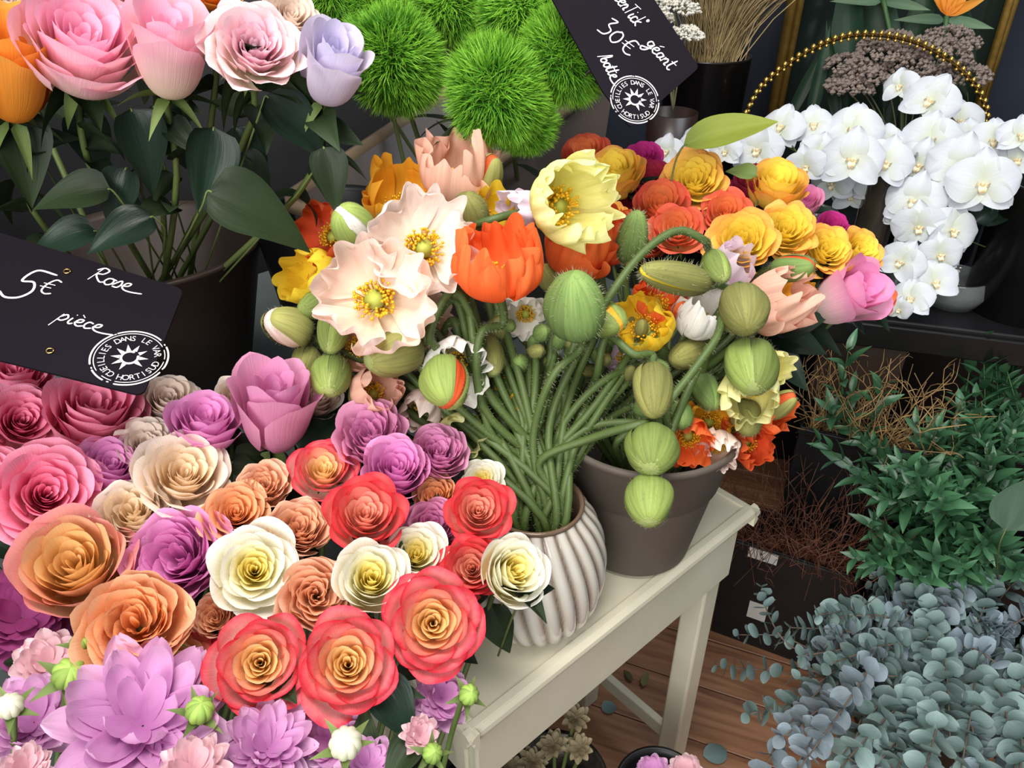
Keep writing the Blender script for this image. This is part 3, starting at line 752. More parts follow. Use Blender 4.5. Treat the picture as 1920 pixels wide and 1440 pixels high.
# ------------------------------------------------------------------ slate price signs
M_SLATE = plain('slate_card', '0f0b12', .75, c2='130e17', scale=5, spec=.12)
M_CHALK = plain('white_marker', 'f0eef0', .6)
M_STAMP = plain('stamp_grey', 'c9c5c8', .6)
GL = {  # one-stroke letters: lists of strokes in a 1-high box
    'R': ([[(.25, .95), (.05, 0)], [(.02, .75), (.3, 1), (.62, .9), (.5, .6), (.2, .5), (.45, .2), (.72, .05), (.85, .12)]], .8),
    'o': ([[(.4, .48), (.15, .42), (.08, .15), (.3, 0), (.5, .15), (.45, .42), (.3, .46), (.62, .42)]], .56),
    's': ([[(.0, .1), (.3, .5), (.42, .25), (.32, .02), (.05, .02)]], .46),
    'e': ([[(.02, .2), (.35, .3), (.38, .48), (.18, .46), (.1, .15), (.3, .0), (.58, .1)]], .52),
    'E': ([[(.02, .2), (.35, .3), (.38, .48), (.18, .46), (.1, .15), (.3, .0), (.7, -.03), (1.3, .06)]], .52),
    'p': ([[(.16, .55), (.0, -.45)], [(.1, .3), (.35, .55), (.5, .35), (.3, .08), (.06, .12)]], .58),
    'i': ([[(.14, .45), (.1, .1), (.2, .0), (.36, .1)], [(.19, .68), (.21, .73)]], .34),
    'è': ([[(.02, .2), (.35, .3), (.38, .48), (.18, .46), (.1, .15), (.3, .0), (.58, .1)], [(.12, .82), (.32, .66)]], .54),
    'é': ([[(.02, .2), (.35, .3), (.38, .48), (.18, .46), (.1, .15), (.3, .0), (.58, .1)], [(.18, .64), (.42, .84)]], .54),
    'c': ([[(.42, .42), (.18, .46), (.06, .2), (.2, .0), (.5, .1)]], .46),
    'g': ([[(.45, .42), (.18, .46), (.08, .2), (.25, .06), (.45, .3), (.48, .45), (.4, -.25), (.15, -.45), (.0, -.3), (.3, -.1), (.6, .1)]], .58),
    'r': ([[(.06, .48), (.04, 0)], [(.06, .25), (.2, .46), (.4, .44)]], .42),
    'n': ([[(.06, .48), (.04, 0)], [(.05, .25), (.25, .48), (.38, .35), (.36, .05), (.54, .06)]], .54),
    'a': ([[(.42, .42), (.16, .44), (.06, .15), (.22, .02), (.42, .3), (.44, .45), (.4, .1), (.58, .06)]], .56),
    't': ([[(.2, .9), (.14, .1), (.3, .0), (.45, .1)], [(-.02, .58), (.45, .62)]], .42),
    'T': ([[(.3, .95), (.24, .0)], [(-.05, .9), (.65, 1.0)]], .58),
    'k': ([[(.12, .95), (.06, 0)], [(.4, .5), (.1, .22), (.45, .0)]], .5),
    'b': ([[(.1, .95), (.06, .05), (.3, .0), (.45, .25), (.28, .42), (.08, .3)]], .52),
    '/': ([[(.35, 1.0), (.0, -.1)]], .36),
    '"': ([[(.05, 1.0), (.12, .9), (.05, .82), (.0, .92), (.08, 1.0)]], .3),
    ' ': ([], .35),
    '5': ([[(.75, 1.0), (.2, .98), (.12, .55), (.4, .6), (.58, .35), (.45, .05), (.15, -.05), (-.12, .08)]], .85),
    '3': ([[(.05, .95), (.4, 1.0), (.2, .6), (.48, .42), (.35, .05), (0, .0)]], .6),
    '0': ([[(.35, .75), (.1, .55), (.08, .15), (.3, .0), (.5, .25), (.45, .65), (.25, .75)]], .7),
    '€': ([[(.62, .8), (.35, .85), (.16, .5), (.22, .1), (.45, .0), (.68, .1)], [(-.02, .52), (.5, .56)], [(-.04, .32), (.46, .36)]], .8),
}
def ribbon(P, w):
    V = []; n = len(P)
    for i, p in enumerate(P):
        T = (P[min(i + 1, n - 1)] - P[max(i - 1, 0)]); T = T.normalized() if T.length else Vector((1, 0, 0)); nn = Vector((-T.y, T.x, 0))
        k = w * (.55 if i in (0, n - 1) else 1)
        V += [p + nn * k, p - nn * k]
    F = [(2 * i, 2 * i + 1, 2 * i + 3, 2 * i + 2) for i in range(n - 1)]
    return np.array(V), F
def hand(text, x, y, h, slope, w, sx=1.0, slant=.12):
    """handwriting in sign coordinates"""
    parts = []; ca, sa = math.cos(slope), math.sin(slope); cx = 0
    for ch in text:
        st, adv = GL[ch]
        for s in st:
            P = []
            for a, b in s:
                X = (cx + a + b * slant) * h * sx; Y = b * h; P.append(Vector((x + X * ca - Y * sa, y + X * sa + Y * ca, 0)))
            parts.append(ribbon(catmull(P, 6) if len(P) > 2 else P, w))
        cx += adv
    return parts
def glyph_mesh(ch):
    cu = bpy.data.curves.new('lettering', 'FONT'); cu.body = ch; cu.align_x = 'CENTER'; cu.size = 1.0; cu.resolution_u = 3
    o = bpy.data.objects.new('lettering', cu); col.objects.link(o)
    bpy.context.view_layer.update()
    me = bpy.data.meshes.new_from_object(o.evaluated_get(bpy.context.evaluated_depsgraph_get()))
    V = np.array([v.co[:] for v in me.vertices]); F = [tuple(p.vertices) for p in me.polygons]
    bpy.data.objects.remove(o); bpy.data.meshes.remove(me); bpy.data.curves.remove(cu)
    return V, F
def stamp_parts(cx, cy, R, rot):
    parts = []
    def arc(r, w, a0, a1, n=60):
        P = [Vector((cx + r * math.cos(lerp(a0, a1, i / n)), cy + r * math.sin(lerp(a0, a1, i / n)), 0)) for i in range(n + 1)]
        parts.append(ribbon(P, w))
    for a0, a1 in ((.2, 1.5), (1.6, 2.9), (3.1, 3.6), (3.9, 5.2), (5.35, 6.2)): arc(R, R * .025, a0 + rot, a1 + rot)
    for a0, a1 in ((-.05, 3.2), (3.45, 3.8), (3.9, 5.6), (5.7, 6.1)): arc(R * .91, R * .013, a0 + rot, a1 + rot)
    for a0 in (1.52, 3.0, 3.7, 5.3, 6.25): arc(R * .99, R * .02, a0 + rot, a0 + rot + .07, 4)
    def letters(t, a0, a1, r, size, top):
        for i, ch in enumerate(t):
            if ch == ' ': continue
            a = lerp(a0, a1, i / (len(t) - 1)) + rot; V, F = glyph_mesh(ch)
            if len(V) == 0: continue
            V = V.copy(); V[:, 1] -= .36; V[:, 0] *= .92; V *= size; b = a - math.pi / 2 if top else a + math.pi / 2
            X = V[:, 0] * math.cos(b) - V[:, 1] * math.sin(b) + cx + r * math.cos(a); Y = V[:, 0] * math.sin(b) + V[:, 1] * math.cos(b) + cy + r * math.sin(a)
            parts.append((np.stack([X, Y, np.zeros(len(X))], 1), F))
    letters('CUEILLIES DANS LE VAR', math.radians(208), math.radians(-22), R * .73, R * .27, True)
    letters('HORTISUD', math.radians(228), math.radians(312), R * .73, R * .27, False)
    arc(R * .22, R * .035, rot + .5, rot + 6.1)
    for k in range(10):
        if k == 7: continue
        a = rot + k * .628; r0, r1 = R * .27, R * .50
        V = [(cx + r0 * math.cos(a + da), cy + r0 * math.sin(a + da), 0) for da in (-.24, .24)] + [(cx + r1 * math.cos(a), cy + r1 * math.sin(a), 0)]
        parts.append((np.array(V), [(0, 1, 2)]))
    return parts
def sign(label, origin, X, Y, outline_px, rad, stamp_px, stampR, strokes, eyelets, stick):
    X = X.normalized(); Zn = X.cross(Y).normalized(); Y = Zn.cross(X)
    if Zn.dot(CAM - origin) < 0: raise ValueError
    M = Matrix.Translation(origin) @ Matrix((X, Y, Zn)).transposed().to_4x4(); inv = M.inverted()
    def loc(u, v): p = inv @ at_plane(u, v, origin, Zn); return Vector((p.x, p.y, 0))
    root = empty('price_sign', M)
    C = [loc(*q) for q in outline_px]; out = []
    for i, c in enumerate(C):
        a = (C[i - 1] - c).normalized(); b = (C[(i + 1) % len(C)] - c).normalized()
        p0, p1 = c + a * rad, c + b * rad
        for k in range(6): t = k / 5; out.append(p0 * (1 - t) ** 2 + c * 2 * t * (1 - t) + p1 * t * t)
    n = len(out); V = [(p.x, p.y, 0) for p in out] + [(p.x, p.y, -.0025) for p in out]
    F = [tuple(range(n)), tuple(range(2 * n - 1, n - 1, -1))] + [(i, i + n, (i + 1) % n + n, (i + 1) % n) for i in range(n)]
    obj('board', mesh('board', np.array(V), F, smooth_shade=False), M_SLATE, root)
    for t, u, v, h, u2, v2, sx in strokes:
        p = loc(u, v); q = loc(u2, v2); dv = q - p
        V, F = join(hand(t, p.x, p.y, h, math.atan2(dv.y, dv.x), .00085 if h < .03 else .0012, sx)); V[:, 2] += .0006
        obj('handwriting', mesh('handwriting', V, F, smooth_shade=False), M_CHALK, root)
    c = loc(*stamp_px); V, F = join(stamp_parts(c.x, c.y, stampR, math.radians(52))); V[:, 2] += .0006
    obj('round_stamp', mesh('stamp', V, F, smooth_shade=False), M_STAMP, root)
    for e in eyelets:
        c = loc(*e); a = [Vector((c.x + .0032 * math.cos(k * .5236), c.y + .0032 * math.sin(k * .5236), .001)) for k in range(13)]
        obj('eyelet', mesh('eyelet', *tube_vf(a, .0009, 6)), plain('brass', 'b59a62', .3, metal=1), root)
    if stick:
        P = [inv @ p for p in stick]; obj('support_stick', mesh('stick', *tube_vf(P, .0025, 8)), M_BLK, root)
    return tag(root, label, 'sign')
# left sign: leans back, lower edge nearer
def camv(x, y, zt): return RT * x + UP * y - FW * zt
o1 = at(170, 590, .80); a = math.radians(17.0); k = .74; kz = math.sqrt(1 - k * k)
X1 = camv(math.cos(a), -math.sin(a), 0); Y1 = camv(math.sin(a) * k, math.cos(a) * k, -kz)
sign('black slate price sign reading 5€ Rose pièce above the pink roses', o1, X1, Y1,
     [(-190, 378), (345, 542), (268, 742), (-190, 628)], .010, (243, 671), .0352,
     [('5', 2, 552, .044, 60, 568, .85), ('€', 66, 546, .026, 120, 562, .85), ('RosE', 163, 524, .022, 256, 551, .86), ('piècE', 102, 600, .019, 196, 626, .98)],
     [(126, 510), (94, 659)], [at(120, 600, .815), RB + Vector((.0, -.145, .27))])
o2 = at(1190, 120, .93); a = math.radians(50)
X2 = camv(math.cos(a), -math.sin(a), .0); Y2 = camv(math.sin(a), math.cos(a), -.25)
sign('black slate price sign reading greenTick géant 30€ beside the green dianthus', o2, X2, Y2,
     [(1075, -120), (1145, -125), (1311, 126), (1182, 239), (1128, 168), (1020, -30)], .006, (1190, 187), .0295,
     [('greenTick"', 1137, -20, .0205, 1203, 66, .62), ('géant', 1209, 82, .0200, 1256, 136, .80), ('30€', 1119, 56, .026, 1176, 104, .95), ('/bottE', 1122, 106, .0170, 1152, 162, .66)],
     [], [at(1120, 120, .95), Vector((.02, 1.16, 1.19))])
# ------------------------------------------------------------------ petal colours
P_PINK = petal_mat('rose_pink', ['e23e76', 'f3709e', 'fb9cbc'], ['ecac9c', 'f0869e', 'fca4c2'], lift=.9)
P_PINK2 = petal_mat('rose_pale_pink', ['ea4f98', 'f78fba', 'fbb8d2'], ['e8deb4', 'ecccb6', 'f6aec6'])
P_PINKC = petal_mat('rose_pink_cream', ['f27fb0', 'f9accb', 'f9cfdb'], ['e6e0b4', 'f0dcc2', 'f7d3d8'])
P_BI = petal_mat('rose_bicolour', ['f3b04a', 'fac870', 'fde0a4'], ['fdecc4', 'fddcca', 'fab8b4', 'ea2f48'], t0=.25, t1=.7, lift=.9)
P_BI2 = petal_mat('rose_coral', ['f79c66', 'f8a488', 'fabba4'], ['f9c6a6', 'f59488', 'e8303f'], t0=.25, t1=.7, lift=.9)
P_OY = petal_mat('rose_amber', ['d98a2c', 'e9ab52', 'f3c37c'], ['eec07c', 'eebb86', 'e98a8c'], t0=.4, t1=.9)
P_PURP = petal_mat('rose_mauve', ['cc62b0', 'e080c6', 'efa0d8'], ['d688a8', 'de84c0', 'f0a8da'], lift=.95)
P_PURP2 = petal_mat('rose_dusty_mauve', ['cc68a8', 'da82ba', 'e69cca'], ['d08c9c', 'd284a8', 'e4a0c4'], lift=.95)
P_CRM = petal_mat('rose_cream_peach', ['eeb85c', 'f6cf95', 'fae3c2'], ['f4d3ae', 'f7dcc0', 'f8eadc'])
P_CRMD = petal_mat('rose_blush', ['e2b69a', 'ecccb6', 'f1ddce'], ['e5cdb2', 'ecd9c4', 'f0e0d2'])
P_APR = petal_mat('rose_apricot', ['ee9a60', 'f5b080', 'fac49c'], ['f2b488', 'f4b082', 'f9c8a8'])
P_ORA = petal_mat('rose_deep_apricot', ['f08a40', 'f6a25c', 'f9b67c'], ['f2a870', 'f4a264', 'f8ba8c'])
P_WY = petal_mat('rose_white_yellow', ['ffd524', 'ffe548', 'fdf0a0'], ['f8ea80', 'faf4c4', 'fbfaf2'], t0=.2, t1=.6)
P_LAV = petal_mat('rose_lavender', ['b09fd6', 'bfb2e0', 'cfc6e6'], ['cdb8c4', 'cbbbd2', 'd8cfe6'])
P_ORG = petal_mat('rose_orange', ['e8761a', 'f0891f', 'f39a34'])
P_YR = petal_mat('rose_yellow_red', ['fac81e', 'fcda3a', 'fcde44'], ['fde24c', 'fde044', 'fcd644', 'f49a40'], t0=.4, t1=.9, lift=.74)
P_ORED = petal_mat('rose_orange_red', ['f5a04a', 'f5984f', 'f28448'], ['f4b060', 'f28a4c', 'e65240'])
P_RED = petal_mat('rose_dark_red', ['b42c2c', 'c0303a', 'b82a44'], ['c8563a', 'b82c40', 'a82048'])
P_MAG = petal_mat('rose_magenta', ['d8308e', 'dc46a0', 'c82a86'])
P_WPK = petal_mat('rose_white_pink', ['e84aa2', 'ea6cb4', 'f08cc4'], ['e9dcb8', 'efd6cc', 'ee8cc0'])
PM_PEACH = petal_mat('poppy_peach', ['e9d9a0', 'f4cfb2', 'f7d8c6', 'f9e6dc'], translucent=.3, vein=.06)
PM_PALE = petal_mat('poppy_pale', ['e4e2a4', 'f2e2cf', 'f8e4da', 'faeee8'], translucent=.3, vein=.05)
PM_SALM = petal_mat('poppy_salmon', ['e8b48c', 'eeb294', 'f0b8a0'], translucent=.3)
PM_ORA = petal_mat('poppy_orange', ['f08a1c', 'f4551a', 'f65a20', 'f86a30'], translucent=.3, vein=.08)
PM_RED = petal_mat('poppy_red_orange', ['d8481c', 'e0401a', 'e85828'], translucent=.3)
PM_AMB = petal_mat('poppy_amber', ['e0a010', 'f0a018', 'f5ac28'], translucent=.3)
PM_YEL = petal_mat('poppy_yellow', ['e8dc3a', 'f0e870', 'f3ee92', 'f4f2a8'], translucent=.35)
PM_DYEL = petal_mat('poppy_deep_yellow', ['e8b010', 'f4c818', 'f8d430'], translucent=.3)
PM_WHT = petal_mat('poppy_white', ['e6e8b8', 'f2f0e6', 'f6f4f0'], translucent=.3)
PM_LIL = petal_mat('poppy_lilac', ['dfc0da', 'e6cbe0', 'eedaea'], translucent=.3)
M_MAUVE = petal_mat('mum_mauve', ['b868ac', 'd08cc4', 'e0aad4'], ['c478b8', 'd898cc', 'e8bade'])
M_MAGD = petal_mat('mum_magenta', ['8a2c66', 'a03a7c', 'b04e8c'])
M_BLUSH = petal_mat('mum_blush', ['d89aa8', 'e6b6c0', 'f0cfd4'])
M_BUDG = leaf_mat('young_bud_green', '6f8e3a', '9cbc5c', rough=.5)
M_BUDW = petal_mat('bud_white', ['cfd89a', 'e6e6c4', 'f2efdc'])

def dF(v, o=0): return .665 + .00036 * (1400 - v) + o
rsb = random.Random(8)
def fb(i): return FB[i] + Vector((rsb.uniform(-.06, .06), rsb.uniform(-.06, .06), .35))
G1 = 'roses in the front buckets'
FR = [  # label, u, v, depth offset, px, style, colour, ax, ay, bucket
 ('bright pink rose facing the viewer at the left edge under the slate sign', 42, 790, 0, 145, 'open', P_PINK, .15, .35, 0),
 ('tall pink rose with salmon outer petals tucked under the slate sign corner', 178, 775, .02, 165, 'cup', P_PINK, .15, 1.0, 0),
 ('largest pink rose, open rosette left of the cream rose', 88, 925, -.01, 190, 'open', P_PINK, .1, .25, 0),
 ('pink rose cut off by the left edge beside the largest pink rose', -28, 890, -.02, 120, 'open', P_PINK, .2, .3, 0),
 ('pink rose mostly hidden behind the lower edge of the slate sign', 25, 705, .05, 130, 'cup', P_PINK, 0, .8, 0),
 ('pale pink rose half hidden behind the large pink roses', 130, 850, .05, 110, 'open', P_PINK, .3, .4, 0),
 ('largest upright mauve rose, tulip-like and closed, above the green sepals', 515, 765, -.01, 150, 'bud', P_PURP2, .05, 1.25, 0),
 ('upright mauve rose with tattered rim left of the largest mauve one', 383, 795, 0, 125, 'cup', P_PURP, .1, 1.15, 0),
 ('dark mauve rose wedged between the big pink rose and the cream rose', 205, 880, .02, 120, 'cup', P_PURP, .2, .9, 0),
 ('mauve rose cluster bloom beside the dark leaf under the poppy buds', 695, 815, 0, 130, 'garden', P_PURP2, -.1, .6, 1),
 ('lilac mauve rose with swirled top behind the coral rose', 742, 882, .0, 122, 'cup', P_PURP, .1, .65, 1),
 ('dusty mauve rose nearest the poppy stems', 822, 850, .01, 110, 'garden', P_PURP2, .2, .6, 1),
 ('large open mauve rose beside the white and yellow rose', 335, 1045, .012, 180, 'garden', P_PURP, -.3, .2, 0),
 ('small mauve rose squeezed behind the coral red rose', 815, 985, .02, 100, 'garden', P_PURP2, .1, .3, 1),
 ('large peach cream rose with yellow heart and flared petals', 345, 892, -.01, 175, 'open', P_CRM, .1, .6, 0),
 ('smaller cream garden rose below left of the peach cream rose', 248, 962, .0, 130, 'garden', P_CRM, -.1, .5, 0),
 ('pale cream rose behind the peach cream rose beside a green blade', 278, 835, .03, 115, 'frill', P_CRMD, 0, .6, 0),
 ('cream rose in the shade behind the ragged mauve rose', 318, 755, .05, 100, 'cup', P_CRMD, 0, .8, 0),
 ('blush rose peeking out between the two upright mauve roses', 437, 745, .06, 80, 'frill', P_CRMD, .1, .5, 0),
 ('blush rose right of the upright mauve rose under the green buds', 592, 748, .05, 90, 'cup', P_CRMD, .2, .6, 0),
 ('deep apricot rosette above the white and yellow rose', 442, 962, 0, 118, 'open', P_ORA, 0, .35, 0),
 ('small apricot garden rose beside the leaf and the bicoloured rose', 497, 912, .01, 92, 'garden', P_APR, 0, .4, 0),
 ('apricot peony rose with ruffled rim right of the white and yellow rose', 562, 992, 0, 115, 'garden', P_APR, .05, .4, 1),
 ('largest apricot peony rose, split heart, between white roses', 592, 1115, -.01, 135, 'garden', P_APR, 0, .1, 1),
 ('largest apricot orange rose at lower left under the mauve rose', 256, 1170, -.03, 190, 'garden', P_ORA, -.1, .2, 0),
 ('small apricot rose bud below the white and yellow rose', 402, 1158, .01, 78, 'garden', P_APR, -.2, .2, 0),
 ('apricot rose half hidden behind the coral red rose', 818, 930, .03, 85, 'garden', P_ORA, -.1, .4, 1),
 ('bicoloured rose with cream heart below the green leaf, topmost of its kind', 605, 885, .01, 125, 'open', P_BI, .05, .65, 1),
 ('wide coral rose with red rim in the middle of the bunch', 685, 966, -.03, 150, 'open', P_BI2, .05, .5, 1),
 ('coral red rose touching the ribbed vase', 897, 958, -.01, 125, 'open', P_BI2, .05, .3, 1),
 ('salmon orange rose between the coral red rose and the rightmost white rose', 885, 1066, 0, 120, 'open', P_BI2, -.05, .15, 1),
 ('bicoloured rose with bold red rim nearest the ribbed vase', 812, 1168, -.02, 180, 'open', P_BI, .02, .05, 1),
 ('bicoloured rose with golden heart at the bottom centre of the bunch', 652, 1245, -.02, 182, 'open', P_BI, .0, .1, 1),
 ('bicoloured rose with golden heart left of its bottom centre twin', 487, 1242, -.02, 180, 'open', P_BI, -.05, .05, 0),
 ('bicoloured rose half covered by the mauve chrysanthemum', 335, 1245, .02, 165, 'open', P_BI, .1, .4, 0),
 ('amber rose with pink curled rim at left below the pink roses', 140, 1062, -.01, 195, 'cup', P_OY, -.2, .35, 0),
 ('white rose with yellow heart, leftmost and largest white one', 477, 1068, -.02, 165, 'open', P_WY, .0, .15, 0),
 ('white rose with narrow yellow heart in the middle of the three right ones', 697, 1085, -.03, 130, 'cup', P_WY, .05, .3, 1),
 ('white rose with yellow heart above right of its middle neighbour', 780, 1040, .0, 120, 'open', P_WY, .05, .3, 1),
 ('white and yellow rose with drooping petal in front of the ribbed vase', 962, 1072, -.02, 125, 'cup', P_WY, .45, .25, 1),
 ('pale yellow rose peeking out above the coral red rose', 905, 900, .04, 80, 'open', P_WY, .1, .4, 1),
]
FD = relax([(r[1], r[2], dF(r[2], r[3]), r[4] * 1.09) for r in FR])
for (lb, u, v, o, px, st, mt, ax, ay, b), d in zip(FR, FD):
    rose(lb, u, v, d, px * 1.09, st, mt, ax, ay, base=fb(b), group=G1, leaves=3)
# chrysanthemums and buds along the bottom
G2 = 'chrysanthemums at the bottom edge'
for lb, u, v, o, px, mt, ax, ay, b, W in [
 ('large mauve chrysanthemum with long loose petals at bottom left', 268, 1345, -.03, 340, M_MAUVE, .0, .5, 2, .23),
 ('mauve chrysanthemum at the bottom edge below the bicoloured roses', 505, 1395, .0, 190, M_MAUVE, .2, .6, 2, .22),
 ('mauve chrysanthemum cut off at the bottom left corner', 60, 1345, .01, 190, M_MAUVE, -.2, .5, 2, .28),
 ('dark magenta chrysanthemum in the shade at the left edge', 40, 1150, .04, 210, M_MAGD, 0, .4, 2, .30),
 ('dusky mauve chrysanthemum between white bud and dark leaf', 625, 1385, .03, 150, M_MAUVE, .1, .4, 1, .28),
 ('small dusty mauve flower overhanging the table corner', 832, 1305, .03, 125, M_MAUVE, .3, .3, 1, .32),
 ('dusky pink chrysanthemum at left between green buds', 90, 1240, .03, 130, M_BLUSH, -.1, .4, 2, .30),
 ('mauve chrysanthemum low at the bottom right of the bunch', 690, 1430, .02, 120, M_MAUVE, .2, .4, 1, .28),
]:
    mum(lb, u, v, dF(v, o), px, mt, ax, ay, W=W, base=fb(b), group=G2)
POM = ((10, .1, .95), (10, .45, .95), (9, .8, .9), (8, 1.1, .85), (6, 1.35, .7))
mum('pale blush pompon flower at the bottom edge beneath the mauve one', 365, 1440, dF(1440, -.03), 150, M_BLUSH, .0, .5, POM, .22, fb(2), 'pompon_flower', group='pompon flowers')
mum('pale blush pompon bud in the bottom left corner', 48, 1442, dF(1440, -.03), 110, M_BLUSH, .0, .5, POM, .22, fb(2), 'pompon_flower', group='pompon flowers')
mum('blush half-open flower hanging over the table edge below the dark leaf', 790, 1378, dF(1378, .0), 85, M_BLUSH, .2, .2, POM, .24, fb(1), 'pompon_flower', group='pompon flowers')
for lb, u, v, px, mt, ax, ay, b, op in [
 ('lime green bud with star of spread sepals at lower left', 130, 1262, 78, M_BUDG, .1, .5, 2, 1.0),
 ('closed green bud standing in front of the bicoloured roses', 375, 1330, 68, M_BUDG, .2, .9, 2, .2),
 ('whitish green bud at the left edge above the mauve petals', 18, 1322, 62, M_BUDW, -.2, .6, 2, .5),
 ('white bud with green sepals at the bottom centre', 648, 1392, 80, M_BUDW, 0, .6, 1, .4),
 ('small green bud with spiky sepals over the cream table top', 880, 1302, 50, M_BUDG, .4, .3, 1, .9),
 ('small green bud behind the large apricot rose at left', 150, 1205, 48, M_BUDG, .1, .9, 2, .4),
 ('green bud beside the blush flower over the table edge', 812, 1412, 50, M_BUDG, .3, .2, 1, .8),
]:
    small_bud(lb, u, v, dF(v, -.04), px * 1.15, mt, G_SEPAL, ax, ay, fb(b), op)
# loose dark leaves among the front roses
def loose_leaf(label, u, v, d, L, ang, ax, ay, mat, me=None, group='dark leaves among the roses', stem=None, name='rose_leaf', W=1.0):
    """ang: direction of the leaf tip in the picture, degrees from right"""
    Z = aim(u, v, d, ax, ay); a = math.radians(ang); t = RT * math.cos(a) + UP * math.sin(a); t = (t - Z * t.dot(Z)).normalized(); X = t.cross(Z)
    sz = L / FPX * d; c = at(u, v, d)
    M = Matrix.Translation(c - t * sz * .5) @ Matrix((X, t, Z)).transposed().to_4x4() @ Matrix.Scale(sz, 4) @ Matrix.Diagonal((W, 1, 1, 1))
    root = empty(name, Matrix.Translation(c - t * sz * .5)); inv = Matrix.Translation(-(c - t * sz * .5))
    obj('blade', me or ROSE_LEAF[int(u) % 4], mat, root, inv @ M)
    b = c - t * sz * .5
    tube('stalk', catmull([b + t * sz * .04, b, b - t * .01 - Vector((0, 0, .02)), stem or (b - t * .03 - Vector((0, -.03, .12)))], 4), .0013, G_STEM, root, inv=inv, sides=5)
    return tag(root, label, 'leaf', group)
G_LDK = leaf_mat('rose_leaf_dark', '16241c', '24382b', rough=.35)
for lb, u, v, L, an, ax, ay, m, o in [
 ('dark glossy leaf hanging over the table corner below the bicoloured rose', 745, 1330, 140, -60, .2, .3, G_LDK, .01),
 ('dark blue-green leaf between mauve roses under the poppy buds', 605, 805, 130, 60, .1, .5, G_LDK, .04),
 ('flat green leaf below the largest upright mauve rose', 495, 870, 120, 5, 0, .5, G_LEAF, .05),
 ('small dark leaf pointing right in front of the ribbed vase', 1015, 1100, 62, 22, .1, .4, G_LDK, .0),
 ('narrow green blade standing beside the pale cream rose', 275, 842, 70, 65, 0, .3, G_SEPAL, -.02),
 ('dark leaf in the gap at left between pink and amber roses', 20, 1030, 90, -20, 0, .5, G_LDK, .05),
]:
    loose_leaf(lb, u, v, dF(v, o), L, an, ax, ay, m, W=.5 if 'blade' in lb else 1)

# ------------------------------------------------------------------ top left roses
G3 = 'roses in the dark brown bucket'
rtop = Vector((RB.x, RB.y, .95))
def rb(): return rtop + Vector((rsb.uniform(-.06, .06), rsb.uniform(-.06, .06), 0))
for lb, u, v, d, px, st, mt, ax, ay in [
 ('orange rose cut off by the left edge at the top', 15, 120, .80, 190, 'bud', P_ORG, -.1, 1.0),
 ('big pale pink rose with peeling cream outer petals at top left', 152, 85, .80, 235, 'cup', P_PINK2, .05, .75),
 ('half-closed pink rose standing between its two open neighbours', 315, 90, .80, 165, 'bud', P_PINK2, .0, 1.05),
 ('ruffled pale pink rose with greenish cream rim', 478, 90, .80, 195, 'frill', P_PINKC, .1, .55),
 ('lavender rose with a curled petal tip beside the green dianthus', 622, 122, .82, 135, 'bud', P_LAV, .25, .95),
 ('pink rose behind, cut off by the top edge', 275, -5, .88, 130, 'cup', P_PINK2, 0, .6),
 ('orange rose behind, cut off by the top edge', 400, -30, .88, 120, 'cup', P_ORG, 0, .6),
 ('dusky pink rose behind the ruffled pink rose at the top', 545, 30, .90, 120, 'open', P_CRMD, .2, .6),
 ('pale green rose in the top left corner behind the orange rose', 15, 5, .9, 110, 'cup', P_CRMD, 0, .6),
]:
    rose(lb, u, v, d, px, st, mt, ax, ay, base=rb(), leaves=9, group=G3, lmat=G_LEAF, stemr=.004)
for i, (lb, u, v, L, an, ax, ay, d) in enumerate([
 ('broad dull green leaf at the left edge below the orange rose', 45, 290, 170, -75, .1, .3, .86),
 ('rounded leaf with lit tip left of centre below the pink roses', 135, 355, 130, 195, .0, .5, .86),
 ('long hanging leaf below the big pale pink rose', 275, 280, 150, -65, .2, .2, .85),
 ('upright folded leaf hanging below the ruffled pink rose', 392, 320, 160, -95, .3, .1, .85),
 ('wide leaf pointing right above the brown bucket', 490, 395, 200, -15, .0, .5, .86),
 ('teal leaf below the lavender rose', 560, 235, 150, -35, .2, .3, .85),
 ('large light green leaf with bitten edge left of the poppies', 622, 330, 115, -75, .1, .4, .84),
 ('narrow bluish leaf just above the slate sign', 115, 440, 120, 205, .0, .6, .88),
 ('dark curled leaf in the middle of the shade', 215, 370, 120, -110, -.2, .2, .89),
 ('dark leaf hanging over the rim of the brown bucket', 225, 430, 130, 215, 0, .5, .88),
 ('dark leaf behind the long hanging leaf', 330, 260, 130, -50, .2, .1, .92),
 ('dark leaf deep in the shade under the pink rose', 175, 270, 130, -60, .1, .2, .92),
 ('dark leaf right above the black pail', 470, 300, 130, -60, .1, .2, .92),
]):
    loose_leaf(lb, u, v, d, L, an, ax, ay, G_LEAF if 'green' in lb or 'wide' in lb or 'rounded' in lb else G_LDK, group='leaves of the roses in the brown bucket', stem=rb())

# ------------------------------------------------------------------ green dianthus
def tbp(u): q = TA + te * (.08 + .4 * rsb.random()) + tn * (.06 + .12 * rsb.random()); return Vector((q.x, q.y, .98))
for lb, u, v, d, px, ax, ay in [
 ('green dianthus ball beside the lavender rose', 735, 110, 1.0, 190, -.2, .3),
 ('largest green dianthus ball, lowest and nearest in the trough', 930, 170, .96, 190, .1, .35),
 ('green dianthus ball against the slate price sign', 1060, 105, 1.0, 170, .2, .35),
 ('green dianthus ball at the top edge above the lavender rose', 625, -15, 1.05, 130, 0, .3),
 ('green dianthus ball at the top edge in the middle', 845, 5, 1.08, 150, 0, .3),
 ('green dianthus ball at the top edge left of the price sign', 985, 15, 1.06, 170, 0, .3),
 ('green dianthus ball behind its neighbour at upper left', 705, 15, 1.06, 140, 0, .3),
 ('ragged green dianthus ball hanging lowest over the trough rim', 985, 235, .99, 110, .3, .0),
]:
    dianthus(lb, u, v, d, px * 1.08, ax, ay, tbp(u))
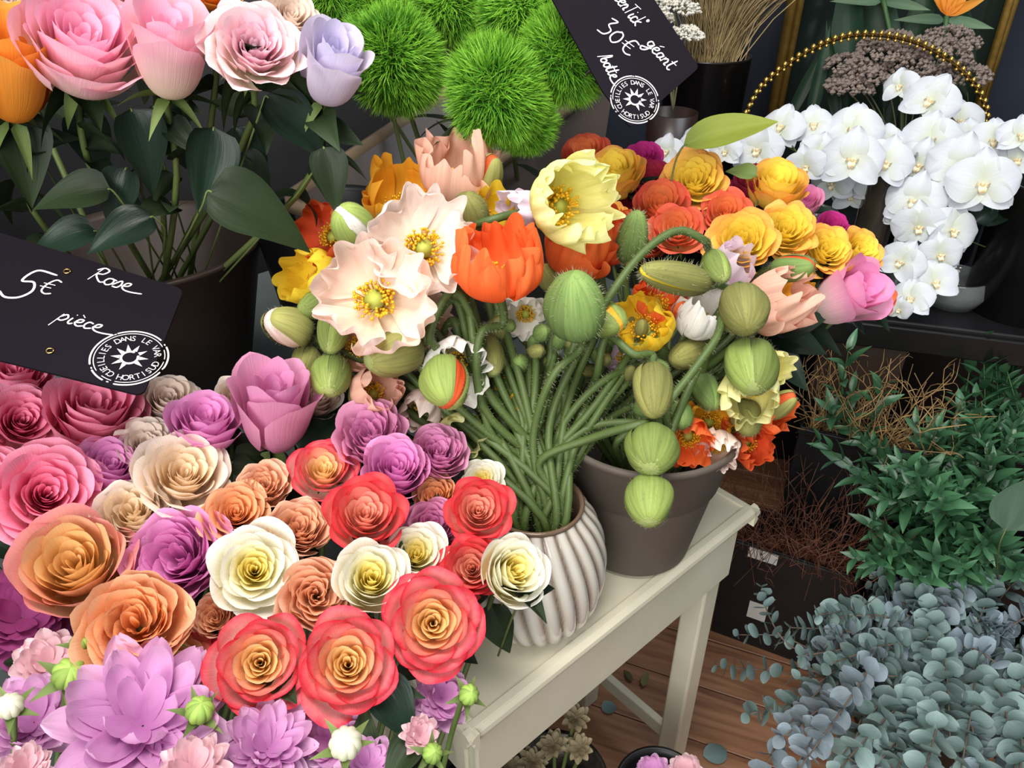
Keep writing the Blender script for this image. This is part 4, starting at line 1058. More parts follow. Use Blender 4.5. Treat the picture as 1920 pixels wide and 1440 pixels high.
# ------------------------------------------------------------------ poppies
for lb, u, v, d, px, mt, ax, ay, cup, n, base, via in [
 ('wide open pale poppy with big yellow stamens, higher of the two', 795, 465, .86, 175, PM_PALE, .15, .25, .42, 6, 'v', [(870, 560, .89), (905, 720, .90)]),
 ('wide open peach poppy with yellow stamens, lower left of the two', 702, 560, .84, 185, PM_PEACH, -.15, .2, .48, 6, 'v', [(790, 690, .90), (900, 800, .91)]),
 ('bright orange poppy seen from the side in the centre', 932, 500, .85, 165, PM_ORA, -.15, 1.5, .80, 6, 'v', [(905, 620, .88), (905, 760, .90)]),
 ('large pale yellow poppy facing right above the orange one', 1062, 385, .88, 165, PM_YEL, .85, .15, .70, 7, 'v', [(930, 410, .90), (868, 440, .92), (905, 640, .92)]),
 ('amber poppy behind the pale open one', 748, 378, .97, 130, PM_AMB, -.1, .8, .7, 5, 'v', None),
 ('frilly faded peach poppy at the top of the bouquet', 855, 330, .98, 150, PM_SALM, .1, 1.2, .75, 6, 'v', None),
 ('deep yellow poppy petals behind the green bud', 922, 405, .96, 90, PM_DYEL, .1, .9, .8, 4, 'v', None),
 ('lilac pink poppy closed beside the pale yellow one', 980, 392, .94, 75, PM_LIL, -1.2, .3, .95, 4, 'v', None),
 ('orange poppy half hidden under the pale yellow one', 1085, 468, .95, 140, PM_ORA, .3, .9, .75, 5, 'v', None),
 ('red orange poppy right of its half hidden orange neighbour', 1140, 450, .98, 110, PM_RED, .2, .8, .75, 5, 'p', None),
 ('dark red poppy in the shade at the left of the bouquet', 618, 440, .98, 110, PM_RED, -.6, .3, .6, 5, 'v', None),
 ('golden yellow poppy at the left edge of the bouquet', 588, 522, .96, 110, PM_DYEL, -.9, .3, .7, 4, 'v', None),
 ('orange yellow poppy low between the green stems', 965, 755, .97, 100, PM_AMB, .1, .8, .8, 5, 'v', None),
 ('white poppy with wavy rim behind the split hanging bud', 855, 690, .90, 120, PM_WHT, .5, -.5, .8, 5, 'v', [(850, 600, .92), (880, 720, .93)]),
 ('small white poppy behind the stems in the centre', 985, 590, .97, 80, PM_WHT, -.1, -.2, .6, 5, 'v', None),
 ('salmon poppy opening under the olive bud', 705, 735, .91, 95, PM_SALM, .4, .3, .9, 4, 'v', None),
 ('salmon frilled poppy below the open peach one', 668, 650, .92, 90, PM_SALM, -.1, .2, .6, 5, 'v', None),
 ('pale cream poppy between the open ones and the hanging bud', 800, 605, .93, 100, PM_PEACH, .3, -.1, .7, 5, 'v', None),
 ('bright yellow poppy in front of the round olive bud', 1207, 612, .93, 110, PM_DYEL, -.2, .4, .75, 5, 'p', None),
 ('orange poppy above the bright yellow one', 1232, 562, .96, 100, PM_ORA, .2, .6, .8, 5, 'p', None),
 ('crumpled white poppy left of the round olive bud', 1312, 595, .95, 105, PM_WHT, .3, .7, .85, 5, 'p', None),
 ('lilac white poppy behind the long bud', 1368, 505, 1.0, 90, PM_LIL, .6, .6, .9, 4, 'p', None),
 ('pleated peach poppy at the right edge of the bouquet', 1452, 570, .99, 130, PM_SALM, 1.0, .4, .85, 5, 'p', None),
 ('amber poppy peeking out behind the pleated peach one', 1488, 555, 1.02, 80, PM_AMB, 1.0, .3, .7, 4, 'p', None),
 ('yellow poppy emerging below the large bud at right', 1405, 730, .93, 115, PM_YEL, -.1, -.7, .9, 5, 'p', None),
 ('yellow poppy petal peeking out right of the large bud', 1445, 690, .97, 70, PM_YEL, .8, .2, .8, 4, 'p', None),
 ('red orange poppy low at the right over the pot', 1442, 775, .98, 75, PM_ORA, .9, .0, .9, 4, 'p', None),
 ('dark amber poppy under the yellow one over the pot rim', 1330, 795, .97, 90, PM_AMB, .1, -.2, .7, 5, 'p', None),
 ('red orange poppy behind the buds over the pot rim', 1385, 800, .99, 90, PM_RED, .2, -.3, .8, 5, 'p', None),
 ('pale lilac poppy tucked behind the left hanging bud', 1168, 668, .97, 70, PM_LIL, -.4, .1, .9, 4, 'p', None),
 ('orange poppy drooping over the front rim of the taupe pot', 1290, 822, .93, 95, PM_ORA, .0, -.4, .75, 5, 'p', None),
 ('crumpled cream poppy hanging over the front rim of the taupe pot', 1350, 838, .95, 80, PM_PEACH, .2, -.5, .85, 5, 'p', None),
 ('red poppy drooping at the right rim of the taupe pot', 1405, 832, .98, 80, PM_RED, .4, -.3, .8, 5, 'p', None),
 ('faded yellow poppy lying against the roses above the vase', 862, 815, .93, 100, PM_YEL, .4, .1, .8, 4, 'v', None),
 ('blush poppy petals hanging below the split bud', 795, 765, .94, 85, PM_PEACH, -.2, -.6, .9, 4, 'v', None),
]:
    poppy(lb, u, v, d, px * 1.12, mt, ax, ay, cup, n, base, via)
for lb, u, v, d, L, fat, sm, ax, ay, gap, pm, base, via, roll in [
 ('green bud with a white slit at upper left of the bouquet', 660, 420, .88, 92, .78, G_BUD, -.5, .6, .45, PM_WHT, 'v', [(720, 470, .90), (800, 600, .92)], 1.2),
 ('ridged green bud above the pale open poppy', 880, 398, .92, 85, .85, G_BUDO, -.2, .9, 0, None, 'v', None, 0),
 ('olive bud opening orange at the top of the bouquet', 915, 332, .97, 90, .55, G_BUDO, .3, 1.2, .5, PM_RED, 'v', None, 1.5),
 ('cream petalled bud at the left end of the bouquet', 540, 612, .92, 95, .78, G_BUDO, -1.1, .5, .85, PM_PEACH, 'v', None, .6),
 ('green bud under the golden yellow poppy', 592, 572, .93, 85, .62, G_BUD, -.8, -.3, 0, None, 'v', None, 0),
 ('long green bud left of the open peach poppy', 625, 622, .90, 105, .55, G_BUD, -.2, -1.0, .1, None, 'v', None, 0),
 ('grey green bud low at the left of the bouquet', 572, 682, .94, 80, .7, G_BUDO, -.3, -.8, 0, None, 'v', None, 0),
 ('bright green bud above the mauve roses', 622, 705, .89, 92, .80, G_BUD, -.1, -1.0, .1, None, 'v', [(640, 660, .92), (760, 720, .94)], 0),
 ('fat olive bud with pinched tip under the open peach poppy', 738, 662, .87, 125, .72, G_BUDO, -1.1, -.4, .05, None, 'v', [(795, 640, .88), (850, 560, .89), (900, 720, .92)], 0),
 ('hanging bud split open with a red petal', 836, 718, .85, 110, .80, G_BUD, .2, -1.1, .42, PM_RED, 'v', [(806, 630, .86), (850, 545, .87), (900, 640, .90), (915, 800, .91)], 2.4),
 ('wilted olive bud behind the thin stems', 918, 668, .93, 100, .55, G_BUDO, .2, -1.0, .05, None, 'v', None, 0),
 ('tall folded green bud left of the orange roses', 1186, 446, .94, 115, .50, G_BUDD, .25, 1.2, 0, None, 'p', None, 0),
 ('largest hairy green bud in the middle of the bouquet', 1080, 572, .84, 140, .80, G_BUDD, -.15, 1.3, 0, None, 'v', [(1040, 700, .87), (1000, 820, .90)], .5),
 ('frilled pale green bud beside the largest hairy bud', 1138, 598, .89, 90, .75, G_BUD, .7, -.3, .3, PM_AMB, 'v', None, .3),
 ('long horizontal bud with a yellow edge under the arched stem', 1268, 520, .90, 170, .36, G_BUDO, -1.5, .3, .1, PM_DYEL, 'p', [(1370, 560, .94), (1330, 650, .97)], 1.2),
 ('round olive bud hanging at the right of the long bud', 1395, 582, .88, 105, .88, G_BUDO, .15, -.9, 0, None, 'p', None, .4),
 ('dark bud with an orange spot in front of the yellow roses', 1486, 502, .99, 85, .60, G_BUDD, 1.2, .15, .25, PM_RED, 'p', None, 3.4),
 ('large bud hanging over yellow petals at right', 1410, 690, .90, 115, .85, G_BUD, .1, -1.0, .1, None, 'p', None, .2),
 ('oval hairy bud hanging low over the stems', 1225, 732, .86, 120, .62, G_BUDO, .05, -1.3, 0, None, 'p', [(1190, 665, .88), (1140, 630, .90), (1120, 700, .92)], .8),
 ('round green bud with dark ribs over the taupe pot', 1222, 845, .84, 100, .98, G_BUD, -.05, -.9, .08, None, 'v', [(1205, 795, .85), (1100, 825, .88), (1010, 870, .90)], 1.0),
 ('lowest hanging green bud in front of the taupe pot', 1216, 940, .83, 104, .86, G_BUD, 0, -1.0, .1, None, 'p', [(1240, 880, .86), (1262, 800, .88), (1330, 650, .92)], 1.6),
 ('small dark green bud beside the oval hairy bud', 1275, 780, .90, 60, .85, G_BUDD, .3, -.6, 0, None, 'p', None, 0),
 ('grey green bud behind the crumpled white poppy', 1290, 665, .97, 110, .5, G_BUDO, -.8, -.3, 0, None, 'p', None, 0),
 ('pale green bud left of the large bud at right', 1325, 735, .95, 90, .6, G_BUDD, .4, -.8, 0, None, 'p', None, 0),
 ('olive bud at the lower right over the pot rim', 1400, 785, .95, 80, .75, G_BUDO, .2, -.8, 0, None, 'p', None, 0),
 ('cream bud with a red edge at the right over the pot', 1462, 760, .96, 80, .5, G_BUDO, .8, .6, .5, PM_RED, 'p', None, 1.0),
 ('pinkish bud right of the bright green bud', 680, 735, .93, 80, .6, G_BUDO, -.4, -.7, .3, PM_SALM, 'v', None, .5),
 ('grey green bud in the gap below the pale yellow poppy', 1030, 520, .97, 75, .6, G_BUDO, -.4, .6, 0, None, 'v', None, 0),
 ('small ridged bud behind the pale open poppy', 730, 425, .95, 75, .8, G_BUDO, -.2, .6, 0, None, 'v', None, 0),
]:
    poppy_bud(lb, u, v, d, L, fat, sm, ax, ay, gap, pm, base, via, roll)
# the arched stem with a hooked neck, its bud nods behind the long bud
poppy_bud('nodding green bud at the end of the high arched stem', 1345, 500, .91, 80, .6, G_BUD, .5, -1.0, .1, None, 'v', [(1322, 452, .90), (1275, 432, .89), (1215, 465, .88), (1150, 545, .87), (1085, 660, .89), (1030, 800, .91)], 0)
poppy_bud('nodding olive bud on the long diagonal stem at right', 1372, 600, .90, 70, .6, G_BUDO, .4, -.8, .0, None, 'p', [(1345, 630, .87), (1300, 695, .86), (1250, 765, .86), (1262, 840, .92)], 0)
# small buds hidden deep in the bundle on stems that fill the vase
rs = random.Random(21)
for i in range(34):
    u = 905 + i * 10 + rs.uniform(-12, 12); v = rs.uniform(590, 700); d = rs.uniform(.93, 1.0)
    mid = (lerp(u, 1005, .42) + rs.uniform(-15, 15), lerp(v, 900, .5), d - .015)
    poppy_bud('small dark poppy bud on a hairy stem deep in the vase bundle', u, v, d, rs.uniform(38, 60), .6, (G_BUDO, G_BUDD)[i % 2], rs.uniform(-.5, .5), rs.uniform(-.3, 1), 0, None, 'v', [mid], 0, group='small buds deep in the vase bundle')
for pts in [[(1232, 690, .93), (1130, 715, .92), (1060, 790, .92)], [(1245, 800, .9), (1110, 800, .92), (1030, 860, .91)], [(1212, 770, .95), (1120, 800, .94), (1050, 870, .92)]]:
    poppy_bud('small bud on a stem sweeping far right out of the ribbed vase', *pts[0], 55, .7, G_BUDD, .9, -.2, 0, None, 'v', pts[1:], 0, group='small buds on sweeping stems')

# ------------------------------------------------------------------ yellow and red roses behind
G4 = 'roses behind the poppies'
BR = [
 ('orange red rose at the top left of the back bunch', 1100, 292, 1.14, 90, 'cup', P_ORED, -.1, .8),
 ('yellow orange rose with red outer petals near the pale yellow poppy', 1155, 328, 1.10, 110, 'cup', P_YR, -.1, .8),
 ('magenta rose at the back behind the yellow orange one', 1205, 300, 1.18, 75, 'cup', P_MAG, 0, .7),
 ('dark red rose under the yellow orange one', 1165, 378, 1.12, 100, 'cup', P_RED, -.2, .5),
 ('red orange rose between the two frilled yellow roses', 1222, 345, 1.13, 95, 'cup', P_RED, .0, .7),
 ('frilled yellow rose with orange tips, topmost in the back bunch', 1302, 340, 1.08, 130, 'frill', P_YR, .05, .5),
 ('dark red rose bud beside the green leaf', 1412, 355, 1.12, 75, 'bud', P_RED, -.1, 1.0),
 ('yellow rose with spread red rim, seen from the side', 1455, 350, 1.10, 115, 'cup', P_YR, .3, .9),
 ('orange rose with red outer petals left of centre', 1240, 388, 1.07, 105, 'cup', P_ORED, .05, .6),
 ('orange rose above the largest yellow rose', 1362, 398, 1.06, 100, 'open', P_ORED, .1, .5),
 ('largest yellow rose with orange rim', 1393, 455, 1.01, 140, 'frill', P_YR, .05, .4),
 ('yellow rose right of the largest one', 1472, 432, 1.04, 125, 'frill', P_YR, .2, .45),
 ('yellow rose with orange rim, second from the right end', 1548, 470, 1.06, 110, 'frill', P_YR, .35, .35),
 ('yellow rose at the right end of the back bunch', 1610, 472, 1.08, 100, 'frill', P_YR, .6, .35),
 ('pink rose behind the yellow roses below the orchids', 1505, 380, 1.14, 75, 'cup', P_WPK, .1, .7),
 ('coral orange rose behind the arched stem', 1268, 430, 1.03, 110, 'open', P_ORED, .0, .5),
 ('small yellow orange rose touching the pale yellow poppy', 1140, 408, 1.05, 75, 'frill', P_YR, -.1, .6),
 ('white rose with magenta tip at the lower right of the bunch', 1590, 552, 1.06, 125, 'bud', P_WPK, .9, .4),
 ('orange rose half hidden at the far right of the bunch', 1642, 560, 1.10, 80, 'cup', P_ORED, .9, .1),
 ('magenta rose between the yellow roses and the glass vase', 1560, 425, 1.13, 60, 'cup', P_MAG, .3, .6),
 ('lilac rose peeking out between the orange ones', 1400, 385, 1.13, 70, 'cup', P_LAV, .1, .7),
 ('dark red rose in the gap under the arched stem', 1325, 445, 1.08, 80, 'cup', P_RED, .0, .5),
 ('dark red rose below the rightmost yellow rose', 1560, 520, 1.09, 80, 'cup', P_RED, .4, .3),
 ('coral rose in the gap behind the tall folded bud', 1215, 455, 1.07, 90, 'cup', P_ORED, -.1, .5),
]
for (lb, u, v, d0, px, st, mt, ax, ay), d in zip(BR, relax([(r[1], r[2], r[3], r[4]) for r in BR], .72)):
    rose(lb, u, v, d, px, st, mt, ax, ay, base=PMOUTH + Vector((rsb.uniform(-.06, .06), rsb.uniform(-.05, .06), -.12)), leaves=3, group=G4, lmat=G_LDK)
loose_leaf('long olive leaf standing out above the yellow roses in front of the orchids', 1372, 243, 1.05, 195, 22, .1, .9, leaf_mat('olive_leaf', '7c8a34', '93a03e'), leaf_mesh(1, .42, .3, .10, .05, seed=2, nu=9, nv=14, base=.8), None, PMOUTH + Vector((0, .05, -.05)), 'olive_leaf')
loose_leaf('small bright green leaf beside the dark red bud', 1390, 318, 1.08, 60, 150, .1, .5, G_SEPAL, None, None, PMOUTH + Vector((0, .05, -.05)), 'rose_leaf')
for i, (lb, u, v, L, an) in enumerate([('dark green leaf below the white and magenta rose', 1500, 640, 110, -20), ('dark leaf at the right of the pleated peach poppy', 1480, 690, 100, -50), ('dark leaf hanging right of the yellow bud', 1500, 600, 120, 15)]):
    loose_leaf(lb, u, v, 1.05, L, an, .2, .4, G_LDK, group='dark leaves right of the poppies', stem=PMOUTH)
# ------------------------------------------------------------------ back right: shelf, orchids, frame
SA = at_z(1500, 580, .75); SB = at_z(1990, 640, .75); sd = (SB - SA).normalized(); sn = Vector((-sd.y, sd.x, 0))
SM = Matrix.Translation((SA.x, SA.y, 0)) @ Matrix((sd, sn, Vector((0, 0, 1)))).transposed().to_4x4()
sh = empty('black_shelf', SM)
box('shelf_board', -.5, 1.0, 0, .75, .722, .75, M_BLK, sh); box('front_rail', -.5, 1.0, -.012, 0, .69, .742, M_BLKG, sh)
box('back_panel', -.5, 1.0, .5, .52, 0.0, .722, M_BLK, sh)
for x in (-.46, .94):
    box('post', x, x + .04, .02, .06, 0, .722, M_BLK, sh)
tag(sh, 'black shelf unit with a glossy rail under the orchids', 'shelf')
M_GLASS = plain('smoky_glass_vase', '2a2520', .08, c2='4a4238', scale=8, stretch=(6, 6, 1), coat=.8)
def on_shelf(u, v): return at_z(u, v, .7505)
def vase_at(label, u, v, prof, mat, parts=(), cat='vase', name='tall_vase'):
    p = on_shelf(u, v); return pot(name, label, p, prof, mat, parts=parts, cat=cat)
vase_at('tall smoky glass vase in front of the orchids', 1605, 545, [(0, 0), (.038, 0), (.034, .05), (.036, .20), (.042, .28), (.045, .30), (.042, .30), (.033, .2), (.030, .02), (0, .02)], M_GLASS)
vase_at('wide black glossy planter at the right end of the shelf', 1905, 575, [(0, 0), (.10, 0), (.105, .26), (.108, .265), (.103, .265), (.098, .25), (.095, .02), (0, .02)], M_BLKG, name='black_planter', cat='planter')
vase_at('black glossy planter behind the middle orchids', 1740, 470, [(0, 0), (.09, 0), (.095, .25), (.098, .255), (.093, .255), (.088, .24), (.085, .02), (0, .02)], M_BLKG, name='black_planter', cat='planter')
# clear crumpled wrap and glass bowls as small glass things
M_CLR = plain('clear_glass', 'cfd4d2', .05, trans=.85, spec=.5)
vase_at('small clear glass bowl under the lowest orchid', 1780, 565, [(0, 0), (.05, 0), (.068, .03), (.060, .06), (.056, .06), (.063, .03), (.046, .006), (0, .006)], M_CLR, name='glass_bowl', cat='bowl')
vase_at('clear glass tumbler beside the smoky vase', 1680, 545, [(0, 0), (.028, 0), (.033, .13), (.031, .13), (.026, .008), (0, .008)], M_CLR, name='glass_tumbler', cat='glass')
cnd = vase_at('glass candle holder with a tiny lit candle left of the smoky vase', 1520, 470, [(0, 0), (.04, 0), (.042, .10), (.039, .10), (.037, .008), (0, .008)], M_CLR, name='candle_holder', cat='candle')
lathe('wax', [(0, .01), (.03, .01), (.03, .05), (0, .05)], plain('wax', 'd8cfb8', .5), cnd, n=20)
lathe('flame', [(0, .052), (.004, .058), (.003, .066), (0, .074)], plain('flame', 'ffb040', .5, emit=6), cnd, n=10)

orchid_spray('white orchid spray arching left over the yellow roses', [
 (1250, 285, 1.52, 75, -.3, .3, .1), (1312, 262, 1.55, 85, -.2, .5, -.2), (1360, 285, 1.5, 70, -.2, .2, .2), (1420, 282, 1.5, 105, -.2, .15, .1), (1465, 238, 1.55, 95, -.1, .4, -.1),
 (1525, 235, 1.55, 90, .1, .4, .15), (1535, 285, 1.5, 80, .1, .1, -.2), (1510, 312, 1.48, 85, .0, -.2, .3)],
 [(1240, 285, 1.56), (1380, 235, 1.6), (1500, 240, 1.62), (1640, 330, 1.64), (1690, 420, 1.66), (1735, 440, 1.68)])
orchid_spray('white orchid spray in the middle with the largest blossoms', [
 (1600, 245, 1.52, 125, .05, .35, 0), (1598, 300, 1.45, 130, .0, .1, .05), (1660, 305, 1.48, 110, .2, .1, -.2), (1560, 345, 1.56, 90, -.2, -.2, .3), (1640, 345, 1.55, 90, .2, -.3, 0), (1670, 262, 1.56, 70, .3, .4, .2), (1560, 260, 1.56, 85, -.1, .4, .1), (1595, 365, 1.58, 80, 0, -.4, .1)],
 [(1530, 270, 1.56), (1590, 250, 1.58), (1660, 270, 1.62), (1710, 350, 1.66), (1740, 440, 1.68)])
orchid_spray('white orchid spray rising highest in front of the gold frame', [
 (1688, 162, 1.62, 75, -.4, .3, .3), (1745, 190, 1.58, 115, -.1, .3, -.25), (1800, 228, 1.66, 95, .3, .3, .2), (1745, 262, 1.54, 115, -.1, .2, .1), (1722, 310, 1.52, 110, -.1, .0, -.1), (1815, 262, 1.6, 90, .3, .2, 0)],
 [(1680, 170, 1.66), (1720, 185, 1.64), (1790, 230, 1.66), (1810, 320, 1.68), (1790, 430, 1.68), (1750, 450, 1.68)])
orchid_spray('white orchid spray leaning to the right edge', [
 (1862, 265, 1.55, 100, .2, .3, .1), (1912, 255, 1.5, 90, .4, .3, -.1), (1800, 312, 1.46, 135, -.05, .1, 0), (1842, 345, 1.42, 140, .1, .0, .15), (1905, 300, 1.52, 90, .3, .1, .2), (1805, 360, 1.48, 100, 0, -.2, .1)],
 [(1935, 250, 1.55), (1870, 270, 1.56), (1830, 320, 1.58), (1870, 400, 1.62), (1905, 470, 1.62)])
orchid_spray('white orchid spray trailing down in front of the black planters', [
 (1715, 378, 1.48, 120, -.15, .1, .0), (1722, 425, 1.47, 105, .1, -.3, .2), (1682, 405, 1.5, 60, -.5, 0, 0), (1785, 432, 1.46, 110, .5, .0, -.3), (1762, 478, 1.45, 90, .3, -.2, .2), (1690, 492, 1.44, 95, -.3, .1, -.2), (1752, 530, 1.43, 95, .3, .1, .3), (1708, 560, 1.42, 90, -.1, .2, .2), (1685, 580, 1.42, 55, -.2, -.5, 0)],
 [(1690, 580, 1.46), (1735, 520, 1.47), (1770, 440, 1.50), (1770, 385, 1.56), (1820, 400, 1.60), (1900, 470, 1.62)])
loose_leaf('broad dark green orchid leaf at the right edge', 1875, 385, 1.5, 110, 30, .2, .5, G_LDK, None, None, at(1900, 480, 1.6), 'orchid_leaf')
loose_leaf('dark green orchid leaf under the right orchids', 1820, 405, 1.52, 90, 190, .2, .5, G_LDK, None, None, at(1890, 480, 1.6), 'orchid_leaf')

# gold arched frame (tall, standing behind the orchids) of a mirror; its reflected plants are built in front
M_GOLD = plain('aged_gold', 'b8924a', .35, metal=.45, c2='9a7838', scale=40)
def arch_path(ul, ur, vtop, vbot, d, n=24):
    pl_, pr_ = at(ul, vbot, d), at(ur, vbot, d)
    z1 = at((ul + ur) / 2, vtop, d).z; y = (pl_.y + pr_.y) / 2; r = (pr_.x - pl_.x) / 2; cx = (pl_.x + pr_.x) / 2; z0 = .76
    zc = max(z0, z1 - r)
    P = [Vector((pl_.x, y, z0)), Vector((pl_.x, y, zc))] + [Vector((cx - r * math.cos(math.pi * k / n), y, zc + r * math.sin(math.pi * k / n))) for k in range(1, n)] + [Vector((pr_.x, y, zc)), Vector((pr_.x, y, z0))]
    return P
P = arch_path(1452, 1836, -330, 200, 2.30)
fr = empty('arched_gold_frame', Matrix.Translation(P[0])); inv = Matrix.Translation(-P[0])
tube('outer_moulding', P, .017, M_GOLD, fr, sides=10, inv=inv)
Pin = [p + Vector((0, -.018, 0)) + (Vector((sum(q.x for q in P) / len(P), p.y, 1.2)) - p).normalized() * .018 for p in P]
tube('inner_moulding', Pin, .010, M_GOLD, fr, sides=8, inv=inv)
c = Vector((sum(q.x for q in P) / len(P), P[0].y + .03, 0))
fv = [(p.x, p.y + .03, p.z) for p in P]
obj('mirror_glass', mesh('glass', np.array(fv) - np.array(P[0]), [tuple(range(len(fv)))], smooth_shade=False), plain('dark_mirror', '3a4640', .1, metal=.6), fr)
bd = box('foot', -.05, .05, -.03, .03, -.02, 0, M_GOLD, fr)
tag(fr, 'tall arched mirror with a narrow gold frame behind the orchids', 'mirror')
console = empty('wall_console', Matrix.Translation((0, 0, 0)))
box('top', .66, 2.2, 1.86, 2.5, .70, .74, M_BLK, console); box('front', .66, 2.2, 1.90, 1.92, 0, .70, M_BLK, console)
tag(console, 'long black console along the back wall carrying mirror and planters', 'console')

# hoop of gold beads
HP = []
ctrl = [(1397, 215), (1425, 165), (1480, 118), (1545, 82), (1600, 67), (1660, 68), (1715, 80), (1765, 105), (1805, 135), (1830, 165), (1848, 205), (1850, 240)]
HP = catmull([at(u, v, 1.78) for u, v in ctrl], 8)
hp = empty('beaded_hoop', Matrix.Translation(HP[0])); inv = Matrix.Translation(-HP[0])
P2 = [Vector((HP[0].x, HP[0].y, .76))] + HP + [Vector((HP[-1].x, HP[-1].y, .76))]
tube('hoop_wire', P2, .004, plain('dark_gold', '4a3a1c', .4, metal=.8), hp, inv=inv)
BM = mesh('bead', *lathe_vf([(0, -1), (.6, -.6), (1, 0), (.6, .6), (0, 1)], 8))
M_BEAD = plain('bright_gold', 'd9b45c', .25, metal=.9)
tot = 0; last = None; nb = 0
for p in catmull(HP, 3):
    if last is None or (p - last).length > .016:
        last = p
        for off in (0, 1):
            obj('bead', BM, M_BEAD, hp, Matrix.Translation(p - HP[0] + Vector((0, -.004, .006 - .012 * off))) @ Matrix.Scale(.0070 if off == 0 else .005, 4)); nb += 1
tag(hp, 'round hoop set with gold beads in front of the mirror', 'hoop')

# reflections in the mirror, built as solid plants standing before the glass
rs = random.Random(5)
M_LIMO = plain('dusty_statice', '6e605a', .8, c2='8c7e74', scale=30)
def cloud(name, label, spots, mat, base, size=.004, n=170, cat='flower', group=None):
    root = empty(name, Matrix.Translation(base)); parts = []; st = []
    for (u, v, d, px) in spots:
        c = at(u, v, d) - base; R = px / FPX * d / 2
        st.append(tube_vf(catmull([c, c * .5 + Vector((0, 0, .02)), Vector((0, 0, 0))], 5), .002, 5))
        for i in range(n):
            a = Vector((rs.gauss(0, 1), rs.gauss(0, 1), rs.gauss(0, 1))).normalized(); a.z = abs(a.z) * .6
            p = c + a * R * rs.uniform(.75, 1.02); s = size * rs.uniform(.7, 1.3)
            q = np.array([p + Vector(w) * s for w in ((1, 0, 0), (0, 1, 0), (-1, 0, 0), (0, -1, 0), (0, 0, 1), (0, 0, -1))])
            parts.append((q, [(0, 1, 4), (1, 2, 4), (2, 3, 4), (3, 0, 4), (1, 0, 5), (2, 1, 5), (3, 2, 5), (0, 3, 5)]))
    o = obj('florets', mesh('florets', *join(parts), smooth_shade=False), mat, root); o['kind'] = 'stuff'
    obj('stems', mesh('stems', *join(st)), plain('dry_stem', '5c5a40', .7), root)
    return tag(root, label, cat, group)
cloud('statice_bunch', 'dusty pink statice bunch seen in the arched mirror', [(1615, 150, 1.84, 100), (1590, 130, 1.84, 90), (1650, 105, 1.85, 110), (1700, 130, 1.84, 100), (1760, 110, 1.84, 120), (1800, 150, 1.85, 110), (1780, 85, 1.86, 110), (1680, 90, 1.86, 100), (1720, 165, 1.83, 100), (1590, 170, 1.84, 90)], M_LIMO, at(1690, 330, 1.95), .006, 200)
for k, (u, v, tip) in enumerate([(1655, -5, 1), (1775, 30, 1)]):
    base = at(1690 + 20 * k, 330, 1.96); c = at(u, v, 1.86); root = empty('bird_of_paradise', Matrix.Translation(base)); inv = Matrix.Translation(-base)
    tube('stem', catmull([c, c.lerp(base, .5) + Vector((.02, 0, 0)), base], 6), .006, R_S, root, inv=inv)
    me = leaf_mesh(1, .22, .5, .05, .02, seed=4, nu=5, nv=8, base=.6)
    M_ST = petal_mat('strelitzia_orange', ['d8741a', 'ee8c24', 'f3a03c'])
    for a in (100, 75, 50, 25, 120):
        t = (RT * math.cos(math.radians(a)) + UP * math.sin(math.radians(a))); Zv = -FW; X = t.cross(Zv)
        obj('petal', me, M_ST, root, inv @ (Matrix.Translation(c) @ Matrix((X, t, Zv)).transposed().to_4x4() @ Matrix.Scale(.11, 4)))
    for a in (-8, 178):
        t = (RT * math.cos(math.radians(a)) + UP * math.sin(math.radians(a))); Zv = -FW; X = t.cross(Zv)
        obj('bract', me, leaf_mat('strelitzia_bract', '4f6a52', '6c8266'), root, inv @ (Matrix.Translation(c - Vector((0, 0, .01))) @ Matrix((X, t, Zv)).transposed().to_4x4() @ Matrix.Scale(.12, 4)))
    tag(root, ('orange bird of paradise flower at the top edge left in the mirror', 'orange bird of paradise flower at upper right in the mirror')[k], 'flower', 'birds of paradise')
M_BLADE = leaf_mat('blade_green', '1c3024', '2f4a36')
for k, (u, v, L, a) in enumerate([(1535, 150, 190, 80), (1560, 140, 200, 95), (1510, 160, 170, 65), (1590, 60, 300, 85), (1640, 60, 300, 100), (1720, 50, 260, 70), (1665, 110, 280, 92), (1800, 60, 240, 95)]):
    loose_leaf('tall green blade leaf standing in for a mirror reflection among the statice', u, v, 1.88 + .01 * k, L, a, .2 * (-1) ** k, .1, M_BLADE, leaf_mesh(1, .13 if k < 3 else .20, .4, .06, .03, seed=k, nu=5, nv=10, base=.8), 'blade leaves reflected in the mirror', at(1660, 330, 1.98), 'blade_leaf')

# dried grass in a black vessel, gypsophila beside the sign
DG = on_shelf(1340, 330) if False else at(1345, 260, 1.75)
DGB = Vector((DG.x, DG.y, .7405))
p = at(1345, 118, 1.75)
pot('black_vessel', 'tall black glossy vessel holding dried grass right of the price sign', Vector((p.x, p.y + .10, .7405)), [(0, 0), (.085, 0), (.10, p.z - .745), (.104, p.z - .74), (.099, p.z - .74), (.09, .4), (.08, .02), (0, .02)], M_BLKG, cat='vessel')
box('plinth', -.14, .14, -.12, .12, 0, .74, M_BLK, None, Matrix.Translation((p.x, p.y + .10, 0)))
tag(bpy.data.objects['plinth'], 'black plinth under the vessel of dried grass', 'plinth')
gm = Vector((p.x, p.y + .10, p.z)); parts = []
for i in range(650):
    a = rs.uniform(0, 6.28); b = gm + Vector((math.cos(a), math.sin(a), 0)) * .07 * rs.random() + Vector((0, 0, -.15))
    sp = Vector((rs.gauss(.08, .20), rs.gauss(0, .08), rs.uniform(.22, .42)))
    t = gm + sp; m = gm + sp * .45 + Vector((-sp.x * .18, 0, 0))
    parts.append(tube_vf(catmull([b, m, t], 4), .0018, 3, .0008, False))
root = empty('dried_grass', Matrix.Translation(gm)); V, F = join(parts); V = V - np.array(gm)
